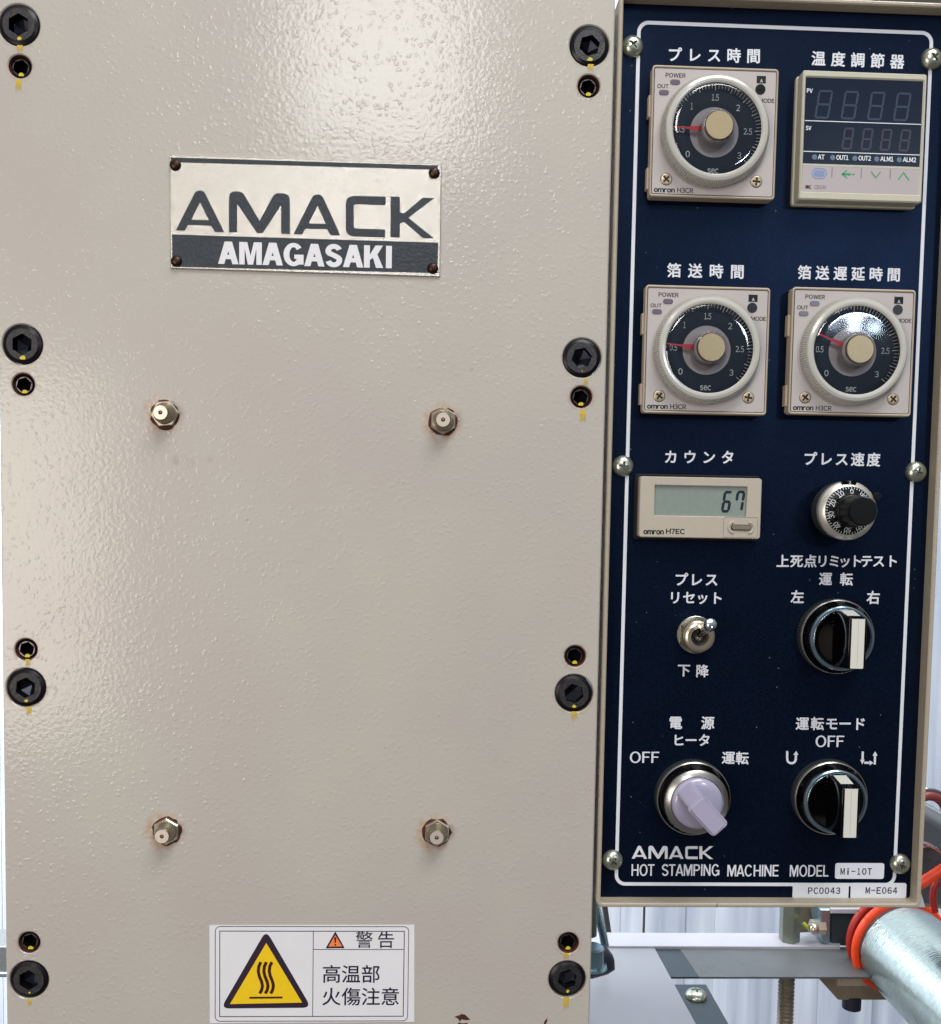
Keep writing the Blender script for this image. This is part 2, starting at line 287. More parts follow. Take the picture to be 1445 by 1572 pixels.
# ------------------------------------------------------------------ mesh helpers  (u right, v up, w out of the cover; mm)
class G:
    def __init__(s): s.v = []; s.f = []
    def add(s, vs, fs):
        b = len(s.v); s.v += vs; s.f += [tuple(i+b for i in f) for f in fs]; return s
    def lathe(s, prof, n=48, c=(0, 0), knurl=None, cap0=False, cap1=True, ang0=0.0):
        vs = []; fs = []
        for k, (r, w) in enumerate(prof):
            for i in range(n):
                a = 2*PI*i/n+ang0; rr = r
                if knurl and k in knurl[0]: rr = r + (knurl[1] if i % 2 else -knurl[1])
                vs.append((c[0]+rr*math.cos(a), c[1]+rr*math.sin(a), w))
        for k in range(len(prof)-1):
            for i in range(n):
                j = (i+1) % n
                fs.append((k*n+i, k*n+j, (k+1)*n+j, (k+1)*n+i))
        if cap1: fs.append(tuple((len(prof)-1)*n+i for i in range(n)))
        if cap0: fs.append(tuple(reversed(range(n))))
        return s.add(vs, fs)
    def poly(s, outline, holes=(), w0=0.0, w1=1.0, ch=0.0, back=False):
        loops = [list(outline)]+[list(h) for h in holes]
        def area(p): return sum(p[i][0]*p[(i+1) % len(p)][1]-p[(i+1) % len(p)][0]*p[i][1] for i in range(len(p)))/2
        if area(loops[0]) < 0: loops[0].reverse()
        for h in loops[1:]:
            if area(h) > 0: h.reverse()
        def off(p, d):
            o = []; n = len(p)
            for i in range(n):
                a, b, c = Vector(p[i-1]), Vector(p[i]), Vector(p[(i+1) % n])
                e1 = (b-a); e2 = (c-b)
                if e1.length < 1e-9 or e2.length < 1e-9: o.append(tuple(b)); continue
                e1.normalize(); e2.normalize()
                n1 = Vector((-e1.y, e1.x)); n2 = Vector((-e2.y, e2.x)); k = n1+n2
                if k.length < 1e-6: o.append(tuple(b)); continue
                k.normalize(); o.append(tuple(b+k*(d/max(.35, k.dot(n1)))))
            return o
        tops = [off(p, ch) if ch else p for p in loops]
        vs = []; fs = []
        base = []
        for p, q in zip(loops, tops):
            n = len(p); b0 = len(vs)
            vs += [(x, y, w0) for x, y in p]
            b1 = len(vs)
            if ch: vs += [(x, y, w1-ch) for x, y in p]
            b2 = len(vs) if ch else b1
            vs += [(x, y, w1) for x, y in q]
            rows = [b0, b1, b2] if ch else [b0, b1]
            for r0, r1 in zip(rows, rows[1:]):
                for i in range(n):
                    j = (i+1) % n
                    fs.append((r0+i, r0+j, r1+j, r1+i))
            base.append((b0, rows[-1], n))
        tris = tessellate_polygon([[Vector((x, y, 0)) for x, y in q] for q in tops])
        flat = []; flatb = []
        for (b0, bt, n) in base: flat += [bt+i for i in range(n)]; flatb += [b0+i for i in range(n)]
        for t in tris:
            a, b, c = [Vector(vs[flat[i]][:2]) for i in t]
            cr_ = (b-a).cross(c-a)
            if abs(cr_) < 1e-12: continue
            t = t if cr_ > 0 else tuple(reversed(t))
            fs.append(tuple(flat[i] for i in t))
            if back: fs.append(tuple(flatb[i] for i in reversed(t)))
        return s.add(vs, fs)
    def box(s, u0, u1, v0, v1, w0, w1, ch=0.0, back=True):
        return s.poly([(u0, v0), (u1, v0), (u1, v1), (u0, v1)], (), w0, w1, ch, back)
    def rbox(s, u0, u1, v0, v1, r, w0, w1, ch=0.0, holes=(), back=False, n=6):
        return s.poly(rrect(u0, u1, v0, v1, r, n), holes, w0, w1, ch, back)
    def tube(s, pts, rad, n=12, caps=True):
        pts = [Vector(p) for p in pts]; vs = []; fs = []
        up = None
        for i, p in enumerate(pts):
            d = (pts[min(i+1, len(pts)-1)]-pts[max(i-1, 0)]).normalized()
            if up is None:
                up = Vector((0, 0, 1)) if abs(d.z) < .9 else Vector((1, 0, 0))
            up = (up-d*up.dot(d)).normalized(); sd = d.cross(up)
            r = rad[i] if isinstance(rad, (list, tuple)) else rad
            for k in range(n):
                a = 2*PI*k/n; vs.append(tuple(p+up*(r*math.cos(a))+sd*(r*math.sin(a))))
        for i in range(len(pts)-1):
            for k in range(n):
                j = (k+1) % n
                fs.append((i*n+k, (i+1)*n+k, (i+1)*n+j, i*n+j))
        if caps:
            fs.append(tuple(range(n))); fs.append(tuple((len(pts)-1)*n+k for k in reversed(range(n))))
        return s.add(vs, fs)
    def sphere(s, c, r, n=20):
        vs = [(c[0], c[1], c[2]-r)]; fs = []
        m_ = n//2
        for i in range(1, m_):
            a = -PI/2+PI*i/m_
            for k in range(n):
                b = 2*PI*k/n; vs.append((c[0]+r*math.cos(a)*math.cos(b), c[1]+r*math.cos(a)*math.sin(b), c[2]+r*math.sin(a)))
        vs.append((c[0], c[1], c[2]+r)); t = len(vs)-1
        for k in range(n):
            fs.append((0, 1+(k+1) % n, 1+k))
            fs.append((t, t-n+k, t-n+(k+1) % n))
        for i in range(m_-2):
            for k in range(n):
                a = 1+i*n+k; b = 1+i*n+(k+1) % n
                fs.append((a, b, b+n, a+n))
        return s.add(vs, fs)
    def hexa(s, quad_b, quad_t):              # general box: four corners below, four above (3-D)
        return s.add(list(quad_b)+list(quad_t), [(3, 2, 1, 0), (4, 5, 6, 7), (0, 1, 5, 4), (1, 2, 6, 5), (2, 3, 7, 6), (3, 0, 4, 7)])
    def mesh(s, name, sharp=35):
        me = bpy.data.meshes.new(name)
        me.from_pydata([(u*S, -w*S, v*S) for u, v, w in s.v], [], s.f); me.validate(); me.update()
        if sharp: me.shade_smooth(); me.set_sharp_from_angle(angle=math.radians(sharp))
        return me
    def build(s, name, m, parent=None, sharp=35):
        return place(name, s.mesh(name, sharp), m, parent)
def place(name, me, m, parent=None, loc=None):
    o = bpy.data.objects.new(name, me); C.objects.link(o)
    if m is not None:
        if isinstance(m, str): m = M[m]
        if not me.materials: me.materials.append(m)
    if parent: o.parent = parent
    if loc: o.location = loc
    return o
def L3(u, v, w): return (u*S, -w*S, v*S)
def rrect(u0, u1, v0, v1, r, n=6):
    if r <= 0: return [(u0, v0), (u1, v0), (u1, v1), (u0, v1)]
    p = []
    for cx, cy, a0 in ((u1-r, v0+r, -PI/2), (u1-r, v1-r, 0), (u0+r, v1-r, PI/2), (u0+r, v0+r, PI)):
        for i in range(n+1):
            a = a0+PI/2*i/n; p.append((cx+r*math.cos(a), cy+r*math.sin(a)))
    return p
def circ(c, r, n=40, a0=0.0): return [(c[0]+r*math.cos(a0+2*PI*i/n), c[1]+r*math.sin(a0+2*PI*i/n)) for i in range(n)]
def rounded(pts, n=6):                        # polygon whose corners (x, y, r) are rounded
    out = []; N = len(pts)
    for i in range(N):
        p = Vector(pts[i][:2]); r = pts[i][2] if len(pts[i]) > 2 else 0
        if r <= 0: out.append(tuple(p)); continue
        a = Vector(pts[i-1][:2]); b = Vector(pts[(i+1) % N][:2])
        d1 = (a-p); d2 = (b-p); l1, l2 = d1.length, d2.length; d1.normalize(); d2.normalize()
        ang = d1.angle(d2); t = min(r/math.tan(ang/2), l1*.49, l2*.49)
        q0, q2 = p+d1*t, p+d2*t
        for k in range(n+1):
            s_ = k/n; out.append(tuple(q0*(1-s_)**2+p*2*s_*(1-s_)+q2*s_**2))
    return out
def stroke(pts, wd):                          # outline of a thick open line
    P = [Vector(p) for p in pts]; Lf = []; Rt = []
    for i, p in enumerate(P):
        a = P[max(i-1, 0)]; b = P[min(i+1, len(P)-1)]; d = (b-a).normalized(); nn = Vector((-d.y, d.x))*wd/2
        if 0 < i < len(P)-1:
            e = (P[i]-P[i-1]).normalized(); nn = nn/max(.4, Vector((-e.y, e.x)).dot(nn.normalized()))
        Lf.append(tuple(p+nn)); Rt.append(tuple(p-nn))
    return Lf+Rt[::-1]

_tc = {}
def text_geo(s, offset=0.0, res=4):
    key = (s, offset)
    if key in _tc: return _tc[key]
    cu = bpy.data.curves.new('t', 'FONT'); cu.body = s; cu.size = 1.0; cu.offset = offset; cu.resolution_u = res
    o = bpy.data.objects.new('t', cu); C.objects.link(o)
    bpy.context.view_layer.update()
    dg = bpy.context.evaluated_depsgraph_get(); me = o.evaluated_get(dg).to_mesh()
    vs = [tuple(v.co) for v in me.vertices]; fs = [tuple(p.vertices) for p in me.polygons]
    o.evaluated_get(dg).to_mesh_clear(); bpy.data.objects.remove(o); bpy.data.curves.remove(cu)
    _tc[key] = (vs, fs); return vs, fs
def latin_geo(s):                             # ink boxes set side by side with an even gap
    if s in _lc: return _lc[s]
    V, F = [], []; x = 0.0
    for ch in s:
        if ch == ' ': x += .30; continue
        vs, fs = text_geo(chr(ord(ch)+0xFEE0)); x0 = min(v[0] for v in vs); x1 = max(v[0] for v in vs); b = len(V)
        tight = .03 if ch in 'ATVK' else .0
        V += [(v[0]-x0+x-tight, v[1], 0) for v in vs]; F += [tuple(i+b for i in f) for f in fs]; x += x1-x0+(.10-2*tight)
    _lc[s] = (V, F); return V, F
_lc = {}
def glyph_add(g, s, cx, cy, sx, sy, w, rot=0.0, offset=0.0, em=False):
    """adds text s centred on (cx, cy); sx, sy are the ink size, or the em size when em is set; offset thickens the strokes"""
    vs, fs = text_geo(s) if em else latin_geo(s)
    if not vs: return
    if offset > 0:
        e_ = sx if em else sy/.75; r = offset*e_*1.5
        glyph_add(g, s, cx, cy, sx if em else sx-2*r, sy if em else sy-2*r, w, rot, 0, em)
        nn = 8
        for k in range(nn):
            a = 2*PI*k/nn; glyph_add(g, s, cx+r*math.cos(a), cy+r*math.sin(a), sx if em else sx-2*r, sy if em else sy-2*r, w-.003*(k+1), rot, 0, em)
        return
    x0, x1 = min(v[0] for v in vs), max(v[0] for v in vs); y0, y1 = min(v[1] for v in vs), max(v[1] for v in vs)
    if em: kx = ky = sx; ox, oy = 0.5, 0.36
    else: kx = sx/(x1-x0); ky = sy/(y1-y0); ox, oy = (x0+x1)/2, (y0+y1)/2
    c, s_ = math.cos(rot), math.sin(rot); out = []
    for v in vs:
        a, b = (v[0]-ox)*kx, (v[1]-oy)*ky
        out.append((cx+a*c-b*s_, cy+a*s_+b*c, w))
    fs2 = []
    for f in fs:
        a, b, c_ = [Vector(out[i][:2]) for i in f[:3]]
        fs2.append(f if (b-a).cross(c_-b) >= 0 else tuple(reversed(f)))
    g.add(out, fs2)
TXT = 0.12                                    # print stands 0.12 mm proud of what it is printed on
def jp(parent, chars, centres, empx, w, m='white', name='lettering', offset=.016, origin=(0, 0), dw=TXT):
    g = G()
    a = un(*centres[0], w); b = un(centres[0][0]+empx, centres[0][1], w); em = math.hypot(b[0]-a[0], b[1]-a[1])
    p0 = un(*centres[0], w); p1 = un(*centres[-1], w)
    rot = math.atan2(p1[1]-p0[1], p1[0]-p0[0]) if len(centres) > 1 else 0.0
    if abs(rot) > .06: rot = 0
    for ch, c in zip(chars, centres):
        p = un(*c, w); glyph_add(g, ch, p[0]-origin[0], p[1]-origin[1], em, em, w+dw, rot, offset, True)
    return g.build(name, m, parent, 0)
def lerpc(a, b, n): return [(a[0]+(b[0]-a[0])*i/(n-1), a[1]+(b[1]-a[1])*i/(n-1)) for i in range(n)]
def fit(g, s, left, right, hpx, w, offset=.0, origin=(0, 0), dw=TXT):
    a, b = un(*left, w), un(*right, w)
    h = abs(un(left[0], left[1]-hpx/2, w)[1]-un(left[0], left[1]+hpx/2, w)[1])
    glyph_add(g, s, (a[0]+b[0])/2-origin[0], (a[1]+b[1])/2-origin[1], math.hypot(b[0]-a[0], b[1]-a[1]), h, w+dw, math.atan2(b[1]-a[1], b[0]-a[0]), offset)

def arcp(cx, cy, rx, ry, a0, a1, n=14): return [(cx+rx*math.cos(math.radians(a0+(a1-a0)*k/n)), cy+ry*math.sin(math.radians(a0+(a1-a0)*k/n))) for k in range(n+1)]
def cap_letter(ch, t):                        # plain grotesque capitals, height 1, stem t -> (width, [(outline, holes)])
    R = lambda x0, x1, y0, y1: ([(x0, y0), (x1, y0), (x1, y1), (x0, y1)], [])
    h = t*.86
    if ch == 'I': return t, [R(0, t, 0, 1)]
    if ch == 'A':
        w = .72+t*.25; k = t*1.04; m = w/2; ap = t*.62; yb = .22; sl = (m-ap)/1.0
        xi = lambda y: sl*y+k*1.03
        top = (m-k*1.03)/sl
        return w, [([(0, 0), (m-ap, 1), (m+ap, 1), (w, 0), (w-k, 0), (w-xi(yb)+k*.03, yb), (xi(yb)-k*.03, yb), (k, 0)], [[(xi(yb+h), yb+h), (w-xi(yb+h), yb+h), (m, top-.02)]])]
    if ch == 'M':
        w = .78+t*.35; m = w/2; d = t*.62
        return w, [([(0, 0), (0, 1), (t*1.35, 1), (m, .38-t*.4+.1), (w-t*1.35, 1), (w, 1), (w, 0), (w-t*.92, 0), (w-t*.92, .80-t*.3), (m+d*.72, 0), (m-d*.72, 0), (t*.92, .80-t*.3), (t*.92, 0)], [])]
    if ch == 'N':
        w = .62+t*.4; return w, [([(0, 0), (0, 1), (t*1.05, 1), (w-t, .30), (w-t, 1), (w, 1), (w, 0), (w-t*1.05, 0), (t, .70), (t, 0)], [])]
    if ch == 'K':
        w = .62+t*.55; return w, [([(0, 0), (0, 1), (t, 1), (t, .58), (w-t*1.35, 1), (w-.02, 1), (t+.22+t*.3, .60), (w, 0), (w-t*1.25, 0), (t+.10+t*.1, .45), (t, .34), (t, 0)], [])]
    if ch == 'H':
        w = .62+t*.35; return w, [([(0, 0), (0, 1), (t, 1), (t, .5+h/2), (w-t, .5+h/2), (w-t, 1), (w, 1), (w, 0), (w-t, 0), (w-t, .5-h/2), (t, .5-h/2), (t, 0)], [])]
    if ch == 'T':
        w = .60+t*.2; return w, [([(0, 1), (w, 1), (w, 1-h), (w/2+t/2, 1-h), (w/2+t/2, 0), (w/2-t/2, 0), (w/2-t/2, 1-h), (0, 1-h)], [])]
    if ch == 'L': return .52, [([(0, 0), (0, 1), (t, 1), (t, h), (.52, h), (.52, 0)], [])]
    if ch == 'E': return .56, [([(0, 0), (0, 1), (.56, 1), (.56, 1-h), (t, 1-h), (t, .5+h/2), (.52, .5+h/2), (.52, .5-h/2), (t, .5-h/2), (t, h), (.56, h), (.56, 0)], [])]
    if ch == 'F': return .54, [([(0, 0), (0, 1), (.54, 1), (.54, 1-h), (t, 1-h), (t, .52+h/2), (.48, .52+h/2), (.48, .52-h/2), (t, .52-h/2), (t, 0)], [])]
    if ch == 'O':
        w = .74+t*.2; return w, [(arcp(w/2, .5, w/2, .52, 0, 345, 23), [arcp(w/2, .5, w/2-t, .52-h, 0, 345, 23)])]
    if ch == 'D':
        w = .68+t*.2; return w, [([(0, 0)]+arcp(w-.42, .42, .42, .42, -90, 0, 8)+arcp(w-.42, .58, .42, .42, 0, 90, 8)+[(0, 1)], [[(t, h)]+arcp(w-.42, .42, .42-t, .42-h, -90, 0, 8)+arcp(w-.42, .58, .42-t, .42-h, 0, 90, 8)+[(t, 1-h)]])]
    if ch == 'P':
        w = .60+t*.2; r = .29; return w, [([(0, 0), (0, 1)]+arcp(w-r, .71, r, r, 90, -90, 12)+[(t, .42), (t, 0)], [[(t, .42+h), (t, 1-h)]+arcp(w-r, .71, r-t, r-h, 90, -90, 12)])]
    if ch in 'CG':
        w = .72+t*.2; rx, ry = w/2, .52; a0, a1 = 38, (325 if ch == 'C' else 338)
        o = arcp(w/2, .5, rx, ry, a0, a1, 24); i_ = arcp(w/2, .5, rx-t, ry-h, a1, a0, 24)
        L_ = [(o+i_, [])]
        if ch == 'G': L_.append(([(w-t, .0+.06), (w, .06), (w, .50), (w*.54, .50), (w*.54, .50-h), (w-t, .50-h)], []))
        return w, L_
    if ch == 'S':
        w = .60+t*.25; m = w/2; r = w/2-t/2; q = .27-h*.25
        c_ = arcp(m, 1-h/2-q+.01, r, q, 20, 190, 12)+[(m-r*.8, .60), (m-r*.2, .535), (m+r*.35, .47), (m+r*.85, .40)]+arcp(m, h/2+q-.01, r, q, 12, -165, 12)
        return w, [(stroke(c_, t*.95), [])]
    return .3, []
def caps(g, s, cx, cy, wd, ht, w, rot=0.0, t=.15, th=.08, gap=.10):
    out = []; x = 0.0; prev = ''
    for ch in s:
        if prev and (prev in 'AT' or ch in 'AT') and not (prev == 'A' and ch == 'A'): x -= gap*.75
        lw, parts_ = cap_letter(ch, t)
        for o_, h_ in parts_: out.append(([(p[0]+x, p[1]) for p in o_], [[(p[0]+x, p[1]) for p in hh_] for hh_ in h_]))
        x += lw+gap; prev = ch
    x -= gap; c, s_ = math.cos(rot), math.sin(rot)
    def T_(p):
        a, b = (p[0]-x/2)*wd/x, (p[1]-.5)*ht; return (cx+a*c-b*s_, cy+a*s_+b*c)
    for k, (o_, h_) in enumerate(out): g.poly([T_(p) for p in o_], [[T_(p) for p in q] for q in h_], w-th, w+.0012*(k % 3))
def fitcaps(g, s, left, right, hpx, w, origin=(0, 0), t=.15, dw=TXT):
    a, b = un(*left, w), un(*right, w); h = abs(un(left[0], left[1]-hpx/2, w)[1]-un(left[0], left[1]+hpx/2, w)[1])
    caps(g, s, (a[0]+b[0])/2-origin[0], (a[1]+b[1])/2-origin[1], math.hypot(b[0]-a[0], b[1]-a[1]), h, w+dw, math.atan2(b[1]-a[1], b[0]-a[0]), t)

def thing(name, label, cat, loc=(0, 0, 0), group=None):
    o = bpy.data.objects.new(name, None); C.objects.link(o); o.empty_display_size = .01
    o.location = loc; o['label'] = label; o['category'] = cat
    if group: o['group'] = group
    return o
def copy_tree(o, parent=None):
    c = o.copy(); C.objects.link(c)
    if parent: c.parent = parent
    for ch in list(o.children): copy_tree(ch, c)
    return c
def mesh_minus(a, b):                         # boolean a - b, both G
    oa = place('a', a.mesh('a', 0), None); ob = place('b', b.mesh('b', 0), None)
    md = oa.modifiers.new('b', 'BOOLEAN'); md.operation = 'DIFFERENCE'; md.object = ob; md.solver = 'EXACT'
    bpy.context.view_layer.update()
    dg = bpy.context.evaluated_depsgraph_get()
    me = bpy.data.meshes.new_from_object(oa.evaluated_get(dg))
    bpy.data.objects.remove(oa); bpy.data.objects.remove(ob)
    me.shade_smooth(); me.set_sharp_from_angle(angle=math.radians(30))
    return me
def z_(ox, oy, s): return lambda x, y: (ox+x/s, oy+y/s)
R1 = z_(930, 0, 2.806); R2 = z_(930, 380, 2.806); R3 = z_(930, 670, 2.806); R4 = z_(900, 1060, 2.651)
R6 = z_(230, 210, 3.0104); ZA = z_(320, 1410, 9.03); ZB = z_(470, 1410, 8.03); Z8 = z_(960, 1290, 3.284)

# ================================================================== the machine cover
XL = un(3.5, 1010)[0]; XR = un(932.3, 500)[0]
VT, VB = 235.0, -212.0
XBL, XBR = -162.95, 47.93
big_z = [170.478, 54.234, -75.765, -190.973]; small_z = [155.751, 39.363, -61.082, -176.079]
big = [(x, z) for x in (XBL, XBR) for z in big_z]
small = [(x, z) for x in (XBL+.15, XBR+.1) for z in small_z]
nip = [un(254.5, 635.5), un(680.7, 646.3), un(256.5, 1275), un(671.2, 1277)]
house = thing('machine_cover', 'large cream hammered-paint cover plate with socket bolts down both sides', 'machine cover', (0, 0.02, VB*S))
HO = -VB                                      # children are written in cover coordinates, the Empty sits at its foot
def hp(o): o.location = (o.location.x, o.location.y-0.02, o.location.z-VB*S); return o
rust_spots = []
RC_ = (172, 120, 66)
for i, (u, v) in enumerate(nip):
    rust_spots.append((u-(1.4 if i != 1 else .6), v-.6, 4.6, 8.8, .8, RC_))
for (u, v) in small: rust_spots.append((u, v, 3.9, 6.0, .5, (150, 96, 66)))
for (u, v) in big: rust_spots.append((u, v-1, 7.2, 9.0, .35, (160, 140, 110)))
sc_ = un(271, 706); rust_spots += [(sc_[0], sc_[1], .8, 2.4, .75, (150, 142, 130)), (un(291, 709)[0], un(291, 709)[1], .6, 3.2, .5, (158, 146, 138)), (un(322, 705)[0], un(322, 705)[1], .3, 1.8, .6, (150, 138, 130))]
M['plate'] = plate_material(rust_spots, None)
g = G(); g.poly(rrect(XL, XR, VB, VT, 1.2, 4), [circ(c, 7.45, 40) for c in big]+[circ(c, 4.15, 28) for c in small], -16, 0, .5)
hp(g.build('plate', 'plate', house))
g = G(); g.box(XL+14, XR-9, VB+8, VT, -140, -16)
hp(g.build('housing_body', 'plate', house))
# large socket bolts
def hexpts(c, af, a0=0.0): return circ(c, af/2/math.cos(PI/6), 6, a0)
heads = []
for i, c in enumerate(big):
    a0 = [PI/2, .5, .45, PI/2, .3, .2, .75, .35][i]
    lift = [.4, .5, .5, .3, .2, .2, .3, -.3][i]
    dx = [0, .1, .1, 0, .05, -.12, -.1, .05][i]
    b = bpy.data.objects.new('socket_bolt', None); C.objects.link(b); b.parent = house; b.empty_display_size = .005
    b.location = L3(c[0]+dx, c[1], 0); hp(b)
    g = G(); g.lathe([(7.2, -8), (7.2, lift-1.1), (7.05, lift-.6), (6.0, lift-.12), (5.8, lift)], 56, cap1=False)
    g.build('bolt_head', 'black_side', b)
    g = G(); g.poly(circ((0, 0), 5.8, 56), [hexpts((0, 0), 7.0, a0)], lift-.2, lift+.02); g.build('bolt_face', 'black_oxide', b)
    g = G(); hx = hexpts((0, 0), 7.0, a0); hx2 = hexpts((0, 0), 6.9, a0)
    vs = [(x, y, lift) for x, y in hx]+[(x, y, lift-4.2) for x, y in hx2]+[(0, 0, lift-5.6)]
    g.add(vs, [(k, k+6, (k+1) % 6+6, (k+1) % 6) for k in range(6)]+[(k+6, 12, (k+1) % 6+6) for k in range(6)])
    g.build('hex_socket', 'socket', b, 20)
    # yellow paint dab on the head
    g = G(); n_ = 12; sz = [1.0, 1.35, .75, .5, 1.1, .35, .95, .8][i]
    pts = [(math.cos(2*PI*k/n_)*sz*random.uniform(.6, 1.1)+.25, -5.0+math.sin(2*PI*k/n_)*sz*.75*random.uniform(.6, 1.1)) for k in range(n_)]
    pts = [(x, max(-5.65, y)) for x, y in pts]
    g.poly(pts, (), lift, lift+.1); g.build('paint_dab', 'paint_y2', b)
# counterbore walls and floor
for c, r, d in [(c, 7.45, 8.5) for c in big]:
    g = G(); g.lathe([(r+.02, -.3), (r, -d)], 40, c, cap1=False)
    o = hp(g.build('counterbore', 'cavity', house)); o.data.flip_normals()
for c in small:
    g = G(); g.lathe([(4.17, -.25), (4.05, -1.0), (3.4, -2.6), (3.3, -7)], 36, c, cap1=True)
    o = hp(g.build('rusty_bore', 'rust', house)); o.data.flip_normals()
    b = bpy.data.objects.new('set_screw', None); C.objects.link(b); b.parent = house; b.location = L3(c[0]-.15, c[1]-.05, -1.2); hp(b)
    g = G(); g.lathe([(3.3, -3), (3.3, -.4), (3.0, 0)], 36, cap1=False); g.poly(circ((0, 0), 3.0, 36), [hexpts((0, 0), 5.1, .3)], -.3, .02)
    g.build('screw_rim', 'set_rim', b)
    g = G(); hx = hexpts((0, 0), 5.1, .3)
    g.add([(x, y, 0) for x, y in hx]+[(x*.97, y*.97, -3.5) for x, y in hx]+[(0, 0, -4.2)], [(k, k+6, (k+1) % 6+6, (k+1) % 6) for k in range(6)]+[(k+6, 12, (k+1) % 6+6) for k in range(6)])
    g.build('hex_socket', 'cavity', b, 20)
    g = G(); pts = [(x, y) for x, y in circ((.2, -2.75), .95, 10)]; pts = [(x*random.uniform(.9, 1.2), max(-3.1, y)*1) for x, y in pts]
    g.poly(pts, (), .02, .12); g.build('paint_dab', 'paint_y2', b)
# yellow alignment stripes painted on the cover
def ymark(x0, x1, y0, y1, taper=1.0):
    a, b = un(x0, y0), un(x1, y1); g = G(); n_ = 7; Lp = []; Rp = []
    for k in range(n_):
        t = k/(n_-1); v = a[1]+(b[1]-a[1])*t; k_ = 1-(1-taper)*t; c_ = (a[0]+b[0])/2; h = (b[0]-a[0])/2*k_*.7
        Lp.append((c_-h+random.uniform(-.15, .15), v)); Rp.append((c_+h+random.uniform(-.15, .15), v))
    g.poly(Lp+Rp[::-1], (), 0.01, .06); hp(g.build('paint_stripe', 'paint_y', house))
for a in ((24, 37, 69, 81), (22, 35, 121, 146), (38, 51, 1085, 1101, .7), (40, 52, 1534, 1547, .4), (901, 913, 98, 112), (886, 896, 1092, 1107) if False else (876, 888, 1092, 1108),
          (896, 904, 580, 594), (889, 902, 629, 652), (863, 875, 1463, 1474), (864, 875, 1531, 1553), (38, 47, 1012, 1026)): ymark(*a)
# grease nipples
for i, c in enumerate(nip):
    b = bpy.data.objects.new('grease_nipple', None); C.objects.link(b); b.parent = house; b.location = L3(c[0], c[1], 0); hp(b)
    a0 = [.1, .52, .5, .5][i]
    g = G(); hx = hexpts((0, 0), 9.2, a0); g.poly(hx, (), 0, 1.9, .35); g.build('hex_base', 'nickel', b)
    g = G(); g.lathe([(4.1, 1.9), (3.95, 2.4), (3.2, 4.6), (2.95, 5.2), (3.0, 6.2), (2.6, 6.75)], 40, cap1=False); g.build('nipple_body', 'nickel_dark', b)
    g = G(); g.poly(circ((0, 0), 2.6, 36), [circ((0, 0), .8, 20)], 6.3, 6.76); g.build('nipple_face', 'nickel_face', b)
    g = G(); g.sphere((0, 0, 6.35), .55, 14); g.build('check_ball', 'copper', b)
    g = G(); g.lathe([(.82, 6.74), (.82, 5.8)], 20, cap1=True); o = g.build('ball_seat', 'dark', b); o.data.flip_normals()
    g = G(); g.poly([(x*random.uniform(.97, 1.16), y*random.uniform(.97, 1.16)) for x, y in circ((-.1, -.25), 5.25, 22)], (), 0.0, .08); g.build('rust_ring', 'rust', b)
# chips of bare rusty metal near the lower edge
def chip(pts):
    g = G(); g.poly([un(650+x/5.78, 1520+y/5.78) for x, y in pts], (), .01, .05); hp(g.build('rust_chip', 'rust', house))
chip([(275, 240), (300, 228), (328, 222), (338, 205), (345, 217), (365, 214), (392, 240), (418, 262), (385, 268), (340, 262), (322, 280), (315, 262), (295, 245)])
chip([(305, 301), (315, 288), (345, 296), (390, 292), (398, 305), (398, 330), (320, 330)])
chip([(1068, 305), (1078, 272), (1092, 262), (1098, 240), (1102, 268), (1090, 300), (1085, 330), (1072, 330)])

# ================================================================== riveted name plate
npc = un(468, 331)
plate_o = L3(npc[0], npc[1], 0)
name_plate = thing('name_plate', 'riveted brushed aluminium name plate with dark AMACK AMAGASAKI lettering', 'name plate', plate_o)
W = 0.9
def rel(pts, w, o): return [tuple(Vector(un(*p, w))-Vector(o)) for p in pts]
quad = rel([R6(96, 607), R6(1341, 646), R6(1348, 127), R6(92, 82)], W, npc)
g = G(); g.poly(quad, (), 0.0, W, .2); g.build('backing', 'brushed', name_plate)
g = G(); g.poly(rel([R6(98, 95), R6(1332, 132), R6(1330, 152), R6(100, 117)], W, npc), (), W, W+.05); g.build('top_band', 'etched', name_plate)
LET = [
 (rounded([(120, 433), (213, 248, 26), (250, 249, 26), (345, 441), (301, 440), (284, 411), (176, 407), (163, 434)]), [(232, 303), (273, 385), (192, 383)]),
 (rounded([(366, 441), (366, 252, 36), (428, 253, 30), (508, 388), (577, 260, 28), (648, 262, 38), (648, 449), (607, 448), (607, 316), (522, 445), (495, 444), (404, 310), (404, 441)]), None),
 (rounded([(664, 450), (757, 266, 26), (796, 267, 26), (881, 456), (836, 455), (819, 427), (719, 424), (706, 451)]), [(776, 318), (813, 402), (735, 400)]),
 (rounded([(1090, 276), (906, 272, 40), (906, 459, 40), (1088, 465), (1088, 428), (943, 423, 12), (943, 311, 12), (1090, 316)]), None),
 (rounded([(1113, 276), (1156, 277), (1156, 349, 8), (1176, 353, 8), (1262, 281), (1314, 283), (1196, 374), (1313, 469), (1262, 468), (1176, 393, 8), (1156, 400, 8), (1156, 465), (1113, 464)]), None)]
for o_, h_ in LET:
    g = G(); g.poly(rel([R6(*p) for p in o_], W, npc), [rel([R6(*p) for p in h_], W, npc)] if h_ else (), W, W+.06); g.build('logo_letter', 'etched', name_plate)
g = G(); g.poly(rel([R6(103, 451), R6(1333, 489), R6(1330, 630), R6(105, 600)], W, npc), (), W, W+.05); g.build('lower_band', 'etched', name_plate)
g = G(); fitcaps(g, 'AMAGASAKI', R6(316, 535), R6(1119, 556), 104/3.0104, W, npc, .225, .12); g.build('lettering', 'sticker', name_plate, 0)
